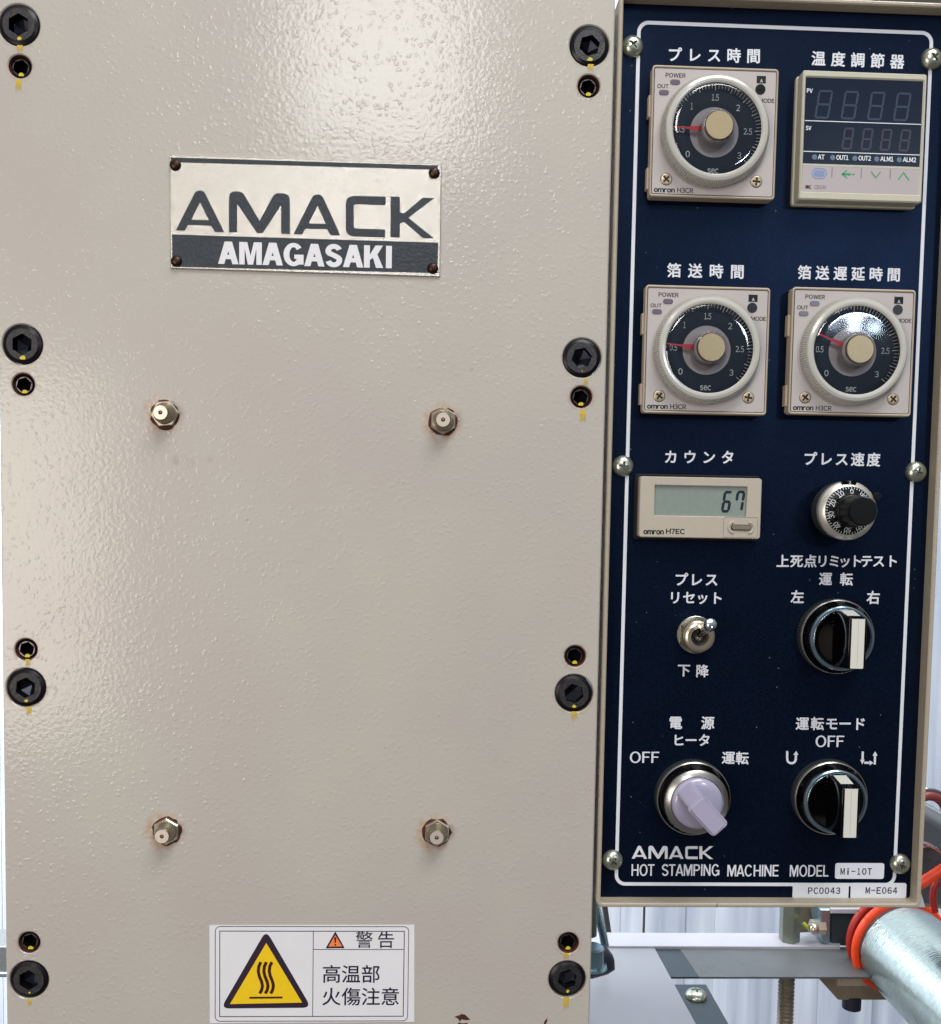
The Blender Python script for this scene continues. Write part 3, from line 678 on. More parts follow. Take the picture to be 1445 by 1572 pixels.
for p in ((117, 129), (1315, 166), (122, 574), (1308, 607)):
    q = un(*R6(*p), 1.2); g = G(); g.lathe([(2.15, W), (2.1, W+.3), (1.7, W+.85), (1.1, W+1.15), (.5, W+1.25)], 24, (q[0]-npc[0], q[1]-npc[1]))
    g.build('rivet', 'rivet', name_plate)

# ================================================================== warning sticker
wc = un(479, 1495)
wst = thing('warning_sticker', 'white hot-surface warning sticker with yellow triangle and Japanese text, low on the cover', 'warning sticker', L3(wc[0], wc[1], 0))
q = rel([(322.2, 1571), (636.2, 1569), (636.4, 1420), (321.6, 1420.5)], .1, wc)
g = G(); g.poly(q, (), 0.01, .15); g.build('sticker_base', 'sticker', wst)
def ring(outer, t, w0, w1, r, mname, nm, par, n=8):
    g = G(); u0, u1, v0, v1 = outer
    g.poly(rrect(u0, u1, v0, v1, r, n), [rrect(u0+t, u1-t, v0+t, v1-t, max(0, r-t), n)], w0, w1); return g.build(nm, mname, par)
a, b = un(330, 1568.4, .1), un(628.3, 1422.2, .1)
ring((a[0]-wc[0], b[0]-wc[0], a[1]-wc[1], b[1]-wc[1]), .25, .15, .2, 2.1, 'ink', 'outer_border', wst)
a, b = un(336.8, 1561.3, .1), un(621.5, 1429.2, .1)
ring((a[0]-wc[0], b[0]-wc[0], a[1]-wc[1], b[1]-wc[1]), .3, .15, .2, 0, 'ink', 'inner_border', wst)
ex = (a[0]-wc[0], b[0]-wc[0], a[1]-wc[1], b[1]-wc[1])
dv = un(480.7, 1490, .1)[0]-wc[0]; hv = un(550, 1457.7, .1)[1]-wc[1]
g = G(); g.box(dv-.13, dv+.13, ex[2]+.3, ex[3]-.3, .15, .19, back=False); g.build('divider', 'ink', wst)
g = G(); g.box(dv+.14, ex[1]-.3, hv-.13, hv+.13, .15, .19, back=False); g.build('divider', 'ink', wst)
g = G(); g.poly(rel([ZA(*p[:2]) for p in rounded([(800, 165, 70), (172, 1250, 70), (1427, 1238, 70)])], .15, wc), (), .15, .19); g.build('triangle_border', 'purple', wst)
g = G(); g.poly(rel([ZA(803, 340), ZA(300, 1187), ZA(1300, 1167)], .15, wc), (), .19, .23); g.build('triangle_field', 'yellow', wst)
wave = [(728, 605), (700, 665), (692, 730), (706, 800), (738, 875), (750, 935), (740, 990), (712, 1042)]
for dx in (0, 77, 152):
    g = G(); g.poly(rel([ZA(*p) for p in stroke([(x+dx, y) for x, y in wave], 44)], .2, wc), (), .23, .27); g.build('heat_wave', 'brown_ink', wst)
g = G(); g.poly(rel([ZA(568, 1087), ZA(568, 1114), ZA(1028, 1109), ZA(1028, 1083)], .2, wc), (), .23, .27); g.build('heat_bar', 'brown_ink', wst)
g = G(); g.poly(rel([ZB(*p[:2]) for p in rounded([(360, 160, 8), (240, 370, 8), (477, 367, 8)])], .15, wc), (), .15, .19); g.build('small_triangle_border', 'purple', wst)
g = G(); g.poly(rel([ZB(360, 205), ZB(275, 348), ZB(445, 345)], .15, wc), (), .19, .22); g.build('small_triangle_field', 'orange_ink', wst)
g = G(); g.poly(rel([ZB(*p[:2]) for p in rounded([(346, 232, 8), (374, 232, 8), (366, 302, 3), (354, 302, 3)])], .15, wc), (), .22, .25)
g.poly(rel([ZB(*p) for p in circ((360, 326), 11, 14)], .15, wc), (), .22, .25); g.build('exclamation_mark', 'brown_ink', wst)
jp(wst, '警告', [ZB(718, 268), ZB(985, 268)], 27.6, .15, 'ink', origin=wc, offset=.004, dw=.05)
jp(wst, '高温部', [ZB(315, 690), ZB(555, 690), ZB(797, 690)], 30.2, .15, 'ink', origin=wc, offset=.006, dw=.05)
jp(wst, '火傷注意', [ZB(312, 968), ZB(557, 968), ZB(797, 968), ZB(1037, 968)], 30.2, .15, 'ink', origin=wc, offset=.006, dw=.05)

# ================================================================== control box with printed face
WS = -6.0
rl = un(938.2, 500)[0]; rr_ = un(1418.6, 1300)[0]; rb = un(1150, 1393.6)[1]; rt = un(1410, 2.6)[1]
cbx = thing('control_box', 'beige control box with navy printed face, full height right of the cover', 'control panel', (rl*S, 0.03, rb*S))
CO = (rl, rb)
def cp(o): o.location = (o.location.x-rl*S, o.location.y-0.03, o.location.z-rb*S); return o
il, ir, ib, it = rl+1.7, rr_-1.75, rb+1.7, rt-1.7
g = G(); g.poly(rrect(rl, rr_, rb, rt, 2.6, 6), [rrect(il, ir, ib, it, 1.0, 4)], -62, 0, .45, True); cp(g.build('frame', 'rim', cbx))
g = G(); g.box(il-.3, ir+.3, ib-.3, it+.3, -7.2, WS); cp(g.build('face_sheet', 'sheet', cbx))
g = G(); g.box(il-.5, ir+.5, ib-.5, it+.5, -61.5, -60); cp(g.build('back_panel', 'rim', cbx))
g = G(); g.poly([(un(1100, 1388.6)[0], rb-.0), (un(1101, 1388)[0], rb+1.72), (un(1101.5, 1388)[0]+.12, rb+1.72), (un(1100.6, 1388)[0]+.1, rb)], (), .0, .03); cp(g.build('seam', 'dark', cbx))
k = (DIST-WS)/(DIST+8)
PL, PR, PT, PB = 67.916*k, 182.527*k, 183.549*k, -155.23*k
g = G(); t_ = .68
g.poly(rrect(PL-t_, PR+t_, PB-t_, PT+t_, 4.4, 10), [rrect(PL+t_, PR-t_, PB+t_, PT-t_, 3.1, 10)], WS, WS+.1); cp(g.build('border_line', 'white', cbx))
def cj(chars, centres, em): return cp(jp(cbx, chars, centres, em, WS, 'white'))
cj('プレス時間', lerpc(R1(297, 236), R1(637, 242), 5), 22.4)
cj('温度調節器', lerpc(R1(917, 253), R1(1256, 266), 5), 22.4)
cj('箔送時間', lerpc(R2(295, 99), R2(567, 105), 4), 22.4)
cj('箔送遅延時間', lerpc(R2(857, 108), R2(1241, 118), 6), 21.6)
cj('カウンタ', lerpc(R3(281, 89), R3(526, 91), 4), 21.5)
cj('プレス速度', lerpc(R3(880, 97), R3(1154, 101), 5), 21.6)
cj('上死点リミットテスト', [R3(x, 538) for x in (763, 823, 882, 934, 985, 1030, 1080, 1124, 1176, 1234)], 20.2)
cj('運転', [R3(947, 615), R3(1037, 616)], 20.6)
cj('左', [R3(826, 692)], 21); cj('右', [R3(1153, 695)], 21)
cj('プレス', [R3(325, 617), R3(390, 618), R3(456, 618)], 21.3)
cj('リセット', [R3(299, 695), R3(360, 695), R3(417, 696), R3(478, 697)], 20.6)
cj('下', [R3(337, 1008)], 20.3); cj('降', [R3(416, 1011)], 20.3)
cj('電', [R4(364, 132)], 21); cj('源', [R4(495, 133)], 21)
cj('ヒータ', [R4(376, 203), R4(427, 203), R4(481, 203)], 20)
cj('運転', [R4(579, 275), R4(635, 276)], 20.6)
cj('運転モード', [R4(880, 136), R4(941, 136), R4(999, 136), R4(1054, 136), R4(1112, 137)], 21)
def ct(s, l, r, h, off=.135, m='white', dw=TXT):
    g = G(); fitcaps(g, s, l, r, h, WS, (0, 0), off, .11); return cp(g.build('lettering', m, cbx, 0))
ct('OFF', R4(178, 272), R4(297, 272), 17); ct('OFF', R4(934, 207), R4(1050, 207), 17.2)
for s_, x0, x1, y in (('HOT', 32, 147, 150), ('STAMPING', 185, 475, 150), ('MACHINE', 515, 773, 153), ('MODEL', 830, 1025, 154)):
    ct(s_, Z8(x0, y), Z8(x1, y), 58/3.284, .14)
# small logo: the same letters as on the name plate, scaled to the print
x0, x1, y0, y1 = 120, 1314, 248, 468
for o_, h_ in LET:
    f_ = lambda p: un(*Z8(33+(p[0]-x0)/(x1-x0)*410, 29+(p[1]-(y0+(p[0]-x0)*.026))/(192)*66), WS)
    g = G(); g.poly([f_(p) for p in o_], [[f_(p) for p in h_]] if h_ else (), WS, WS+.1); cp(g.build('logo_letter', 'white', cbx))
# motion arrows
ZK = z_(1190, 1140, 8.028)
def cpoly(pts_list, nm, mname='white', w0=WS, w1=WS+.1):
    g = G()
    for pts in pts_list: g.poly([un(*p, WS) for p in pts], (), w0, w1)
    return cp(g.build(nm, mname, cbx))
arc_ = [(150, 105), (150, 200)]+[(203-53*math.cos(a), 205+50*math.sin(a)) for a in [PI*k/8 for k in range(1, 8)]]+[(256, 200), (257, 150)]
cpoly([[ZK(*p) for p in stroke(arc_, 26)], [ZK(262, 104), ZK(225, 153), ZK(287, 153)]], 'up_arrow')
cpoly([[ZK(*p) for p in stroke([(1082, 110), (1079, 213)], 26)], [ZK(1075, 268), ZK(1050, 211), ZK(1105, 211)]], 'down_arrow')
cpoly([[ZK(*p) for p in stroke([(1100, 248), (1168, 249)], 26)], [ZK(1212, 250), ZK(1166, 220), ZK(1166, 280)]], 'right_arrow')
cpoly([[ZK(*p) for p in stroke([(1229, 270), (1233, 160)], 26)], [ZK(1235, 108), ZK(1202, 161), ZK(1263, 161)]], 'up_arrow')
# stick-on labels
for (u0, u1, v0, v1, s_, a0, a1, b0, lab) in ((1056, 1306, 193, 115, 'Mi-10T', 1083, 1243, 155, 'label reading Mi-10T'), (842, 1127, 293, 216, 'PC0043', 920, 1084, 252, 'label reading PC0043'), (1134, 1418, 293, 215, 'M-E064', 1210, 1371, 251, 'label reading M-E064')):
    p, q = un(*Z8(u0, v0), WS), un(*Z8(u1, v1), WS)
    g = G(); g.rbox(p[0], q[0], p[1], q[1], .9, WS+.1, WS+.3); st = cp(g.build('label_sticker', 'white', cbx)); st['label'] = lab
    n_ = len(s_); g = G(); st_ = (a1-a0)/(n_-.15)
    for i, ch in enumerate(s_):
        cx_ = a0+st_*(i+.43); c_ = un(*Z8(cx_, b0 + (1 if ch != '-' else 0)), WS)
        wdt = {'i': .36, '-': .75, '1': .5}.get(ch, .78)*st_; hgt = {'-': 5}.get(ch, 34)
        a_, b_ = un(*Z8(0, 0), WS), un(*Z8(wdt, hgt), WS)
        glyph_add(g, ch, c_[0], c_[1], abs(b_[0]-a_[0]), abs(b_[1]-a_[1]), WS+.36, 0, .012)
    o = g.build('lettering', 'ink', st, 0)
# panel screws
dome = G(); dome.lathe([(4.15, 0), (4.2, .35), (4.0, 1.1), (3.4, 1.9), (2.4, 2.5), (1.3, 2.8), (.4, 2.88)], 40, cap0=True)
cut = G(); 
for a in (0, PI/2):
    c_, s_ = math.cos(a), math.sin(a)
    def r2(x, y): return (x*c_-y*s_, x*s_+y*c_)
    bq = [r2(*p) for p in ((-1.0, -.3), (1.0, -.3), (1.0, .3), (-1.0, .3))]; tq = [r2(*p) for p in ((-2.3, -.42), (2.3, -.42), (2.3, .42), (-2.3, .42))]
    gg = G(); gg.hexa([(x, y, .7) for x, y in bq], [(x, y, 3.6) for x, y in tq]); 
    dm = place('tmp', dome.mesh('tmp', 0), None) if a == 0 else None
    if a == 0: bpy.data.objects.remove(dm); cuts = [gg]
    else: cuts.append(gg)
def mesh_minus_list(a, lst):
    oa = place('a', a.mesh('a', 0), None); obs = []
    for b in lst:
        ob = place('b', b.mesh('b', 0), None); obs.append(ob)
        md = oa.modifiers.new('b', 'BOOLEAN'); md.operation = 'DIFFERENCE'; md.object = ob; md.solver = 'EXACT'
    bpy.context.view_layer.update(); dg = bpy.context.evaluated_depsgraph_get()
    me = bpy.data.meshes.new_from_object(oa.evaluated_get(dg))
    for o in [oa]+obs: bpy.data.objects.remove(o)
    me.materials.clear(); me.shade_smooth(); me.set_sharp_from_angle(angle=math.radians(30)); return me
screw_mesh = mesh_minus_list(dome, cuts); screw_mesh.materials.append(M['screw'])
for (px, py), a in zip(((972, 69.5), (1433, 88.5), (957.3, 715.5), (1408.5, 724.5), (941.3, 1322), (1383.7, 1328)), (.75, .9, .1, .35, .6, .3)):
    c = un(px, py, WS+1.5); o = place('panel_screw', screw_mesh, None, cbx); o.location = L3(c[0], c[1], WS); cp(o); o.rotation_euler = (0, a, 0)

# ================================================================== timers
tan_dome = G(); tan_dome.lathe([(2.12, 0), (2.12, .2), (1.8, .35)], 28, cap0=True)
tc_ = []
for a in (0, PI/2):
    c_, s_ = math.cos(a), math.sin(a); f2 = lambda x, y: (x*c_-y*s_, x*s_+y*c_)
    tc_.append(G().hexa([(*f2(*p), -.1) for p in ((-1.5, -.36), (1.5, -.36), (1.5, .36), (-1.5, .36))], [(*f2(*p), 1) for p in ((-1.65, -.42), (1.65, -.42), (1.65, .42), (-1.65, .42))]))
tan_mesh = mesh_minus_list(tan_dome, tc_); tan_mesh.materials.append(M['screw_tan'])
def tm(x, y):                                 # pixel of the enlarged timer -> mm on its face
    return ((x-730+.0245*(y-715))/24.9, (715+.030*(x-730)-y)/25.65)
def make_timer(label, loc, ang, cross):
    T = thing('timer', label, 'timer', loc, 'timers on the control panel')
    F = 6.6                                   # height of the front above the panel sheet
    g = G(); g.rbox(-23.6, 23.6, -23.9, 23.9, 1.2, 0, F-1.2); g.rbox(-24.1, 24.1, -24.3, 24.3, 1.3, 2.2, F, .35, [rrect(-23.35, 23.35, -23.35, 23.35, .6, 3)]); g.build('housing', 'timer_body', T)
    for (a_, b_) in ((-21, -13), (6, 14)):
        g = G(); g.box(-24.8, -24.1, a_, b_, 1.0, 4.2); g.build('clip_rib', 'timer_body', T)
    g = G(); g.rbox(-23.25, 23.25, -23.25, 23.25, .5, F-1.2, F-.25); g.build('face_label', 'timer_face', T)
    g = G(); g.poly(rrect(-23.32, 23.32, -23.32, 23.32, .5, 3), [rrect(-23.15, 23.15, -23.15, 23.15, .5, 3)], F-.3, F-.18); g.build('label_edge', 'ink_black', T)
    FL = F-.25
    def txt(s, x0, x1, y0, y1, off=.012, mn='ink_black', w=FL+.06):
        a, b = tm(x0, (y0+y1)/2), tm(x1, (y0+y1)/2); g = G()
        glyph_add(g, s, (a[0]+b[0])/2, (a[1]+b[1])/2, b[0]-a[0], (y1-y0)/25.25, w, 0, off); return g.build('lettering', mn, T, 0)
    txt('POWER', 268, 458, 152, 194); txt('OUT', 190, 298, 257, 295); txt('MODE', 1160, 1306, 389, 429)
    txt('omron', 160, 360, 1244, 1284, .035); txt('H3CR', 383, 537, 1241, 1289, .012)
    for x, y in ((359, 237), (253, 336)):
        c = tm(x, y); g = G(); g.rbox(c[0]-1.9, c[0]+1.9, c[1]-.95, c[1]+.95, .92, FL, FL+.25, .1); g.build('indicator', 'led', T)
    a, b = tm(1133, 243), tm(1222, 176); g = G(); g.box(a[0], b[0], a[1], b[1], FL, FL+.08, back=False); g.build('mode_window', 'ink_black', T)
    c = tm(1176, 222); g = G(); glyph_add(g, 'A', c[0]+.1, c[1], 1.0, 1.2, FL+.14, 0, 0); g.build('lettering', 'print_pale', T, 0)
    c = tm(1170, 302); g = G(); g.lathe([(1.95, FL), (1.95, FL+.12)], 28, c); g.box(c[0]-.9, c[0]+.9, c[1]-.2, c[1]+.2, FL+.1, FL+.3); g.build('mode_switch', 'black_plastic', T)
    for (x, y), a in zip(((278, 1158), (1140, 1180)), cross):
        c = tm(x, y); o = place('face_screw', tan_mesh, None, T); o.location = L3(c[0], c[1], FL-.02); o.rotation_euler = (0, a, 0)
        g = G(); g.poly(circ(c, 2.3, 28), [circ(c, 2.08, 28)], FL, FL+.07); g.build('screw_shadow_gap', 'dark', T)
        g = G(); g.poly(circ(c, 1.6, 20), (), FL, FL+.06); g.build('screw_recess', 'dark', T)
    # dial
    g = G(); g.lathe([(18.6, FL), (18.6, FL+.35)], 72); g.build('dial_plate', 'dial_navy', T)
    DW = FL+.35
    g = G(); g.lathe([(9.3, DW), (9.3, DW+.1)], 64); g.build('dial_hub', 'dial_grey', T)
    g = G()
    for i in range(61):
        a = math.radians(90+130-260*i/60); l = 2.6 if i % 5 == 0 else 1.9; wd = .34 if i % 5 == 0 else .24
        d = Vector((math.cos(a), math.sin(a))); nn = Vector((-d.y, d.x))*wd/2; p0 = d*(18.2-l); p1 = d*18.2
        g.add([(*(p0-nn), DW+.08), (*(p0+nn), DW+.08), (*(p1+nn), DW+.08), (*(p1-nn), DW+.08)], [(3, 2, 1, 0)])
    o = g.build('scale_marks', 'print_pale', T, 0)
    for s_, vv, sz in (('0', 0, 1), ('0.5', .5, .85), ('1', 1, 1), ('1.5', 1.5, 1), ('2', 2, 1), ('2.5', 2.5, 1), ('3', 3, 1)):
        a = math.radians(90+130-130*vv/1.5); R = 12.9; g = G()
        wd = {'1': .75, '0': 1.55, '0.5': 2.9, '1.5': 2.7, '2.5': 3.2}.get(s_, 1.5)
        glyph_add(g, s_, R*math.cos(a), R*math.sin(a), wd, 2.35, DW+.08, 0, .0); g.build('lettering', 'print_pale', T, 0)
    g = G(); glyph_add(g, 'sec', 0, -14.3, 4.2, 1.9, DW+.08, 0, .01); g.build('lettering', 'print_pale', T, 0)
    # clear rotating cover: milky knurled skirt, clear window, pointer, metal capped knob
    n_ = 288
    g = G()
    g.lathe([(20.0, FL+.5), (20.55, FL+.9), (20.35, FL+2.8), (19.5, FL+4.6), (19.1, FL+5.0), (18.1, FL+5.3), (17.3, FL+5.2), (16.75, FL+4.7)], n_, knurl=((1, 2, 3), .2), cap1=False)
    g.build('knurled_ring', 'frosted', T, 8)
    g = G(); g.lathe([(16.95, FL+4.2), (16.5, FL+4.45), (15.8, FL+4.66), (14.9, FL+4.77), (14.0, FL+4.8), (13.7, FL+4.8), (6.0, FL+4.8)], 72, cap1=False); g.build('clear_window', 'clear_lens', T)
    g = G(); g.lathe([(6.9, FL+4.82), (6.5, FL+5.3), (6.15, FL+6.4), (5.75, FL+7.0), (5.3, FL+7.1)], 56, cap1=False); g.build('clear_collar', 'clear', T)
    g = G(); g.lathe([(6.0, FL+.5), (5.9, FL+3.7), (5.6, FL+6.9)], 48, cap1=False); g.build('knob_core', 'core', T)
    g = G(); g.lathe([(5.25, FL+6.9), (5.25, FL+7.6), (5.05, FL+7.85)], 56); g.build('metal_cap', 'gold', T)
    g = G(); d = Vector((math.cos(ang), math.sin(ang))); nn = Vector((-d.y, d.x))
    pts = [d*5.9+nn*1.05, d*10.0+nn*.62, d*10.3+nn*.40, d*16.5+nn*.2, d*16.5-nn*.2, d*10.3-nn*.40, d*10.0-nn*.62, d*5.9-nn*1.05]
    g.poly([tuple(p) for p in pts], (), FL+3.2, FL+3.4, back=True); g.build('pointer', 'red', T)
    return T
c1, c3, c4 = un(1096.2, 203.8, .3), un(1084.6, 537.9, .3), un(1308.3, 540.6, .3)
make_timer('round-dial press timer at the top left of the panel, beside the temperature controller', L3(c1[0], c1[1], WS), math.radians(178.4), (.78, .1))
make_timer('round-dial timer directly above the digital counter reading 67', L3(c3[0], c3[1], WS), math.radians(173.9), (.6, .15))
make_timer('round-dial timer with bright window reflection in its glass, below the temperature controller', L3(c4[0], c4[1], WS), math.radians(157.2), (.65, .7))

# ================================================================== seven-segment digits
SEG = {'8': 'abcdefg', '6': 'acdefg', '7': 'abcf', '0': 'abcdef'}
def seg7(g, ch, cx, cy, w_, h_, t, z0, z1, slant=.14):
    def P(x, y): return (cx+x+slant*y, cy+y)
    H = h_/2; X = w_/2; gp = t*.12
    hs = {'a': H-t/2, 'g': 0, 'd': -H+t/2}
    for s_ in SEG[ch]:
        if s_ in hs:
            y = hs[s_]; l = X-t*.62
            g.poly([P(-l-t*.3, y), P(-l+t*.2, y+t/2), P(l-t*.2, y+t/2), P(l+t*.3, y), P(l-t*.2, y-t/2), P(-l+t*.2, y-t/2)], (), z0, z1)
        else:
            x = (X-t/2)*(1 if s_ in 'bc' else -1); y0_, y1_ = (gp, H-t/2-gp) if s_ in 'bf' else (-H+t/2+gp, -gp)
            g.poly([P(x, y0_+gp), P(x+t/2, y0_+t*.5), P(x+t/2, y1_-t*.3), P(x, y1_), P(x-t/2, y1_-t*.3), P(x-t/2, y0_+t*.5)], (), z0, z1)

# ================================================================== temperature controller
ZC = z_(1205, 90, 6.283)
FC = 8.0; WC = WS+FC
q0, q1, q2, q3 = [un(*ZC(*p), WC) for p in ((140, 1360), (1335, 1385), (1365, 145), (177, 108))]
cc = ((q0[0]+q1[0]+q2[0]+q3[0])/4, (q0[1]+q1[1]+q2[1]+q3[1])/4)
hw, hh = ((q1[0]-q0[0])+(q2[0]-q3[0]))/4, ((q3[1]-q0[1])+(q2[1]-q1[1]))/4
TCo = thing('temperature_controller', 'square digital temperature controller with unlit display, top right of the panel', 'temperature controller', L3(cc[0], cc[1], WS))
def zc(x, y, w=WC-.4): p = un(*ZC(x, y), w); return (p[0]-cc[0], p[1]-cc[1])
A0, A1 = zc(165, 1290), zc(1302, 1300); B0, B1 = zc(205, 180), zc(1325, 215)
wl, wr, wb, wt = (A0[0]+B0[0])/2, (A1[0]+B1[0])/2, (A0[1]+A1[1])/2, (B0[1]+B1[1])/2
g = G()
g.poly(rrect(-hw, hw, -hh, hh, .8, 4), [rrect(wl, wr, wb, wt, .3, 2)], 2.6, FC, .5, True)
g.rbox(-hw-.0, hw-.6, -hh+.6, hh-.6, .8, 0, 2.7); g.build('bezel', 'ctrl_body', TCo)
g = G(); g.poly(rrect(-hw-.5, hw+.3, -hh-.5, hh+.2, 1.0, 4), (), 0, 2.2, .5, True); g.build('mounting_flange', 'ctrl_body', TCo)
mid = (zc(178, 1022)[1]+zc(1302, 1052)[1])/2
WF = FC-.45
g = G(); g.box(wl, wr, mid+.35, wt, FC-2, WF, back=False); g.build('display_window', 'ctrl_window', TCo)
g = G(); g.box(wl, wr, wb, mid-.4, FC-2, WF+.05, back=False); g.build('key_panel', 'key_label', TCo)
g = G(); g.box(wl, wr, mid-.4, mid+.35, FC-2, WF+.1, back=False); g.build('window_trim', 'ctrl_body', TCo)
def trow(y, x): return y+.032*(x-765)
for y in (615, 911):
    v = zc(765, y)[1]; g = G(); g.box(wl+.1, wr-.1, v-.14, v+.14, WF, WF+.05, back=False); g.build('divider_line', 'print_pale', TCo)
for x in (377, 630, 884, 1135):
    c = zc(x, trow(452, x)); g = G(); seg7(g, '8', c[0], c[1], 5.6, 10.6, .75, WF, WF+.03, .13); g.build('display_digit', 'seg_teal', TCo)
for x in (610, 795, 978, 1160):
    c = zc(x, trow(775, x)); g = G(); seg7(g, '8', c[0], c[1], 4.0, 8.2, .7, WF, WF+.03, .11); g.build('display_digit', 'seg_plum', TCo)
def tct(s, x0, x1, yc, h, off=.015, mn='print_pale', w=WF+.08):
    a, b = zc(x0, yc), zc(x1, yc); g = G(); glyph_add(g, s, (a[0]+b[0])/2, (a[1]+b[1])/2, b[0]-a[0], h/25.4, w, 0, off); g.build('lettering', mn, TCo, 0)
tct('PV', 213, 270, 308, 42); tct('SV', 203, 256, 668, 42)
for s_, x0, x1, xd in (('AT', 320, 385, 288), ('OUT1', 498, 615, 463), ('OUT2', 712, 832, 677), ('ALM1', 922, 1050, 888), ('ALM2', 1140, 1268, 1105)):
    tct(s_, x0, x1, trow(962, x0), 46); c = zc(xd, trow(963, xd)); g = G(); g.poly(circ(c, .98, 24), (), WF, WF+.06); g.build('indicator', 'led_blue', TCo)
c = zc(333, 1106); g = G(); g.rbox(c[0]-2.9, c[0]+2.9, c[1]-2.0, c[1]+2.0, 1.95, WF+.05, WF+.12, holes=[rrect(c[0]-2.55, c[0]+2.55, c[1]-1.65, c[1]+1.65, 1.6)]); g.rbox(c[0]-2.1, c[0]+2.1, c[1]-1.15, c[1]+1.15, 1.1, WF+.05, WF+.12); g.build('set_key', 'key_blue', TCo)
g = G(); glyph_add(g, 'SET', c[0], c[1], 2.9, 1.2, WF+.18, 0, .0); g.build('lettering', 'key_label', TCo, 0)
def kp(paths, nm):
    g = G()
    for p, wd in paths: g.poly(stroke([zc(*q) for q in p], wd), (), WF+.05, WF+.11)
    g.build(nm, 'green', TCo)
kp([([(602, 1075), (552, 1112), (602, 1152)], .38), ([(560, 1113), (640, 1115)], .8), ([(650, 1115), (675, 1115)], .5)], 'left_arrow')
kp([([(832, 1088), (878, 1148), (924, 1092)], .42)], 'down_arrow'); kp([([(1096, 1165), (1146, 1098), (1198, 1172)], .42)], 'up_arrow')
for x in (456, 738, 1017):
    a = zc(x, trow(1105, x)); g = G(); g.box(a[0]-.08, a[0]+.08, a[1]-1.9, a[1]+1.9, WF+.05, WF+.1, back=False); g.build('key_divider', 'ink_black', TCo)
tct('RKC', 200, 255, 1237, 34, .03, 'ink_black', WF+.12); tct('CB100', 286, 396, 1239, 34, .0, 'led', WF+.12)

# ================================================================== counter
ZN = z_(960, 720, 6.283)
WN = WS+6.2
p0, p1 = un(*ZN(134, 665), WN), un(*ZN(1306, 668), WN); p2, p3 = un(*ZN(1318, 86), WN), un(*ZN(144, 75), WN)
nc = ((p0[0]+p1[0]+p2[0]+p3[0])/4, (p0[1]+p1[1]+p2[1]+p3[1])/4)
hw, hh = ((p1[0]-p0[0])+(p2[0]-p3[0]))/4, ((p3[1]-p0[1])+(p2[1]-p1[1]))/4
CN = thing('digital_counter', 'small grey digital counter with LCD showing 67', 'counter', L3(nc[0], nc[1], WS))
def zn(x, y, w=WN-.1): p = un(*ZN(x, y), w); return (p[0]-nc[0], p[1]-nc[1])
a, b = zn(281, 446), zn(1178, 173)
lc = (a[0], b[0], a[1], b[1]); FN = 6.2
g = G(); g.poly(rrect(-hw, hw, -hh, hh, 1.1, 5), [rrect(lc[0], lc[1], lc[2], lc[3], .1, 1)], 1.0, FN, .3, True); g.build('case', 'counter', CN)
g = G(); g.box(-hw-.12, -hw, -hh+.6, hh-.6, 2.6, 3.4); g.build('side_groove', 'key_brown', CN)
g = G(); g.rbox(-hw-1.3, hw+.9, -hh-1.3, hh+1.1, 1.3, 0, 1.6, .4); g.build('gasket', 'gasket', CN)
g = G(); g.box(lc[0]+.02, lc[1]-.02, lc[2]+.02, lc[3]-.02, 1.5, FN-1.0, back=False); g.build('lcd', 'lcd', CN)
g = G(); c = zn(980, 315, WN-1); seg7(g, '6', c[0], c[1], 3.5, 8.5, 1.05, FN-1.0, FN-.92, .13); c = zn(1104, 313, WN-1); seg7(g, '7', c[0], c[1], 3.5, 8.5, 1.05, FN-1.0, FN-.92, .13); g.build('lcd_digits', 'lcd_seg', CN)
g = G(); a, b = zn(175, 610), zn(372, 610); glyph_add(g, 'omron', (a[0]+b[0])/2, (a[1]+b[1])/2, b[0]-a[0], 1.75, FN+.06, 0, .035); g.build('lettering', 'ink_black', CN, 0)
g = G(); a, b = zn(393, 602), zn(575, 602); glyph_add(g, 'H7EC', (a[0]+b[0])/2, (a[1]+b[1])/2, b[0]-a[0], 2.1, FN+.06, 0, .02); g.build('lettering', 'ink_black', CN, 0)
a, b = zn(942, 658), zn(1281, 466); ring((a[0], b[0], a[1], b[1]), .14, FN, FN+.06, .6, 'key_brown', 'key_outline', CN)
c = zn(1118, 565)
g = G(); g.rbox(c[0]-4.1, c[0]+4.1, c[1]-1.15, c[1]+1.15, 1.1, FN, FN+.1); g.build('key_edge', 'dark', CN)
g = G(); g.rbox(c[0]-3.75, c[0]+3.75, c[1]-.85, c[1]+.85, .82, FN, FN+.7, .2); g.build('reset_key', 'key_brown', CN)
for sgn in (-1, 1):
    pts = [(c[0]+sgn*(2.9+2.1*math.sin(t)), c[1]+2.1*math.cos(t)) for t in [math.radians(a_) for a_ in range(0, 181, 18)]]
    g = G(); g.tube([(x, y, FN+.05) for x, y in pts], .42, 8); g.build('key_guard', 'counter', CN)

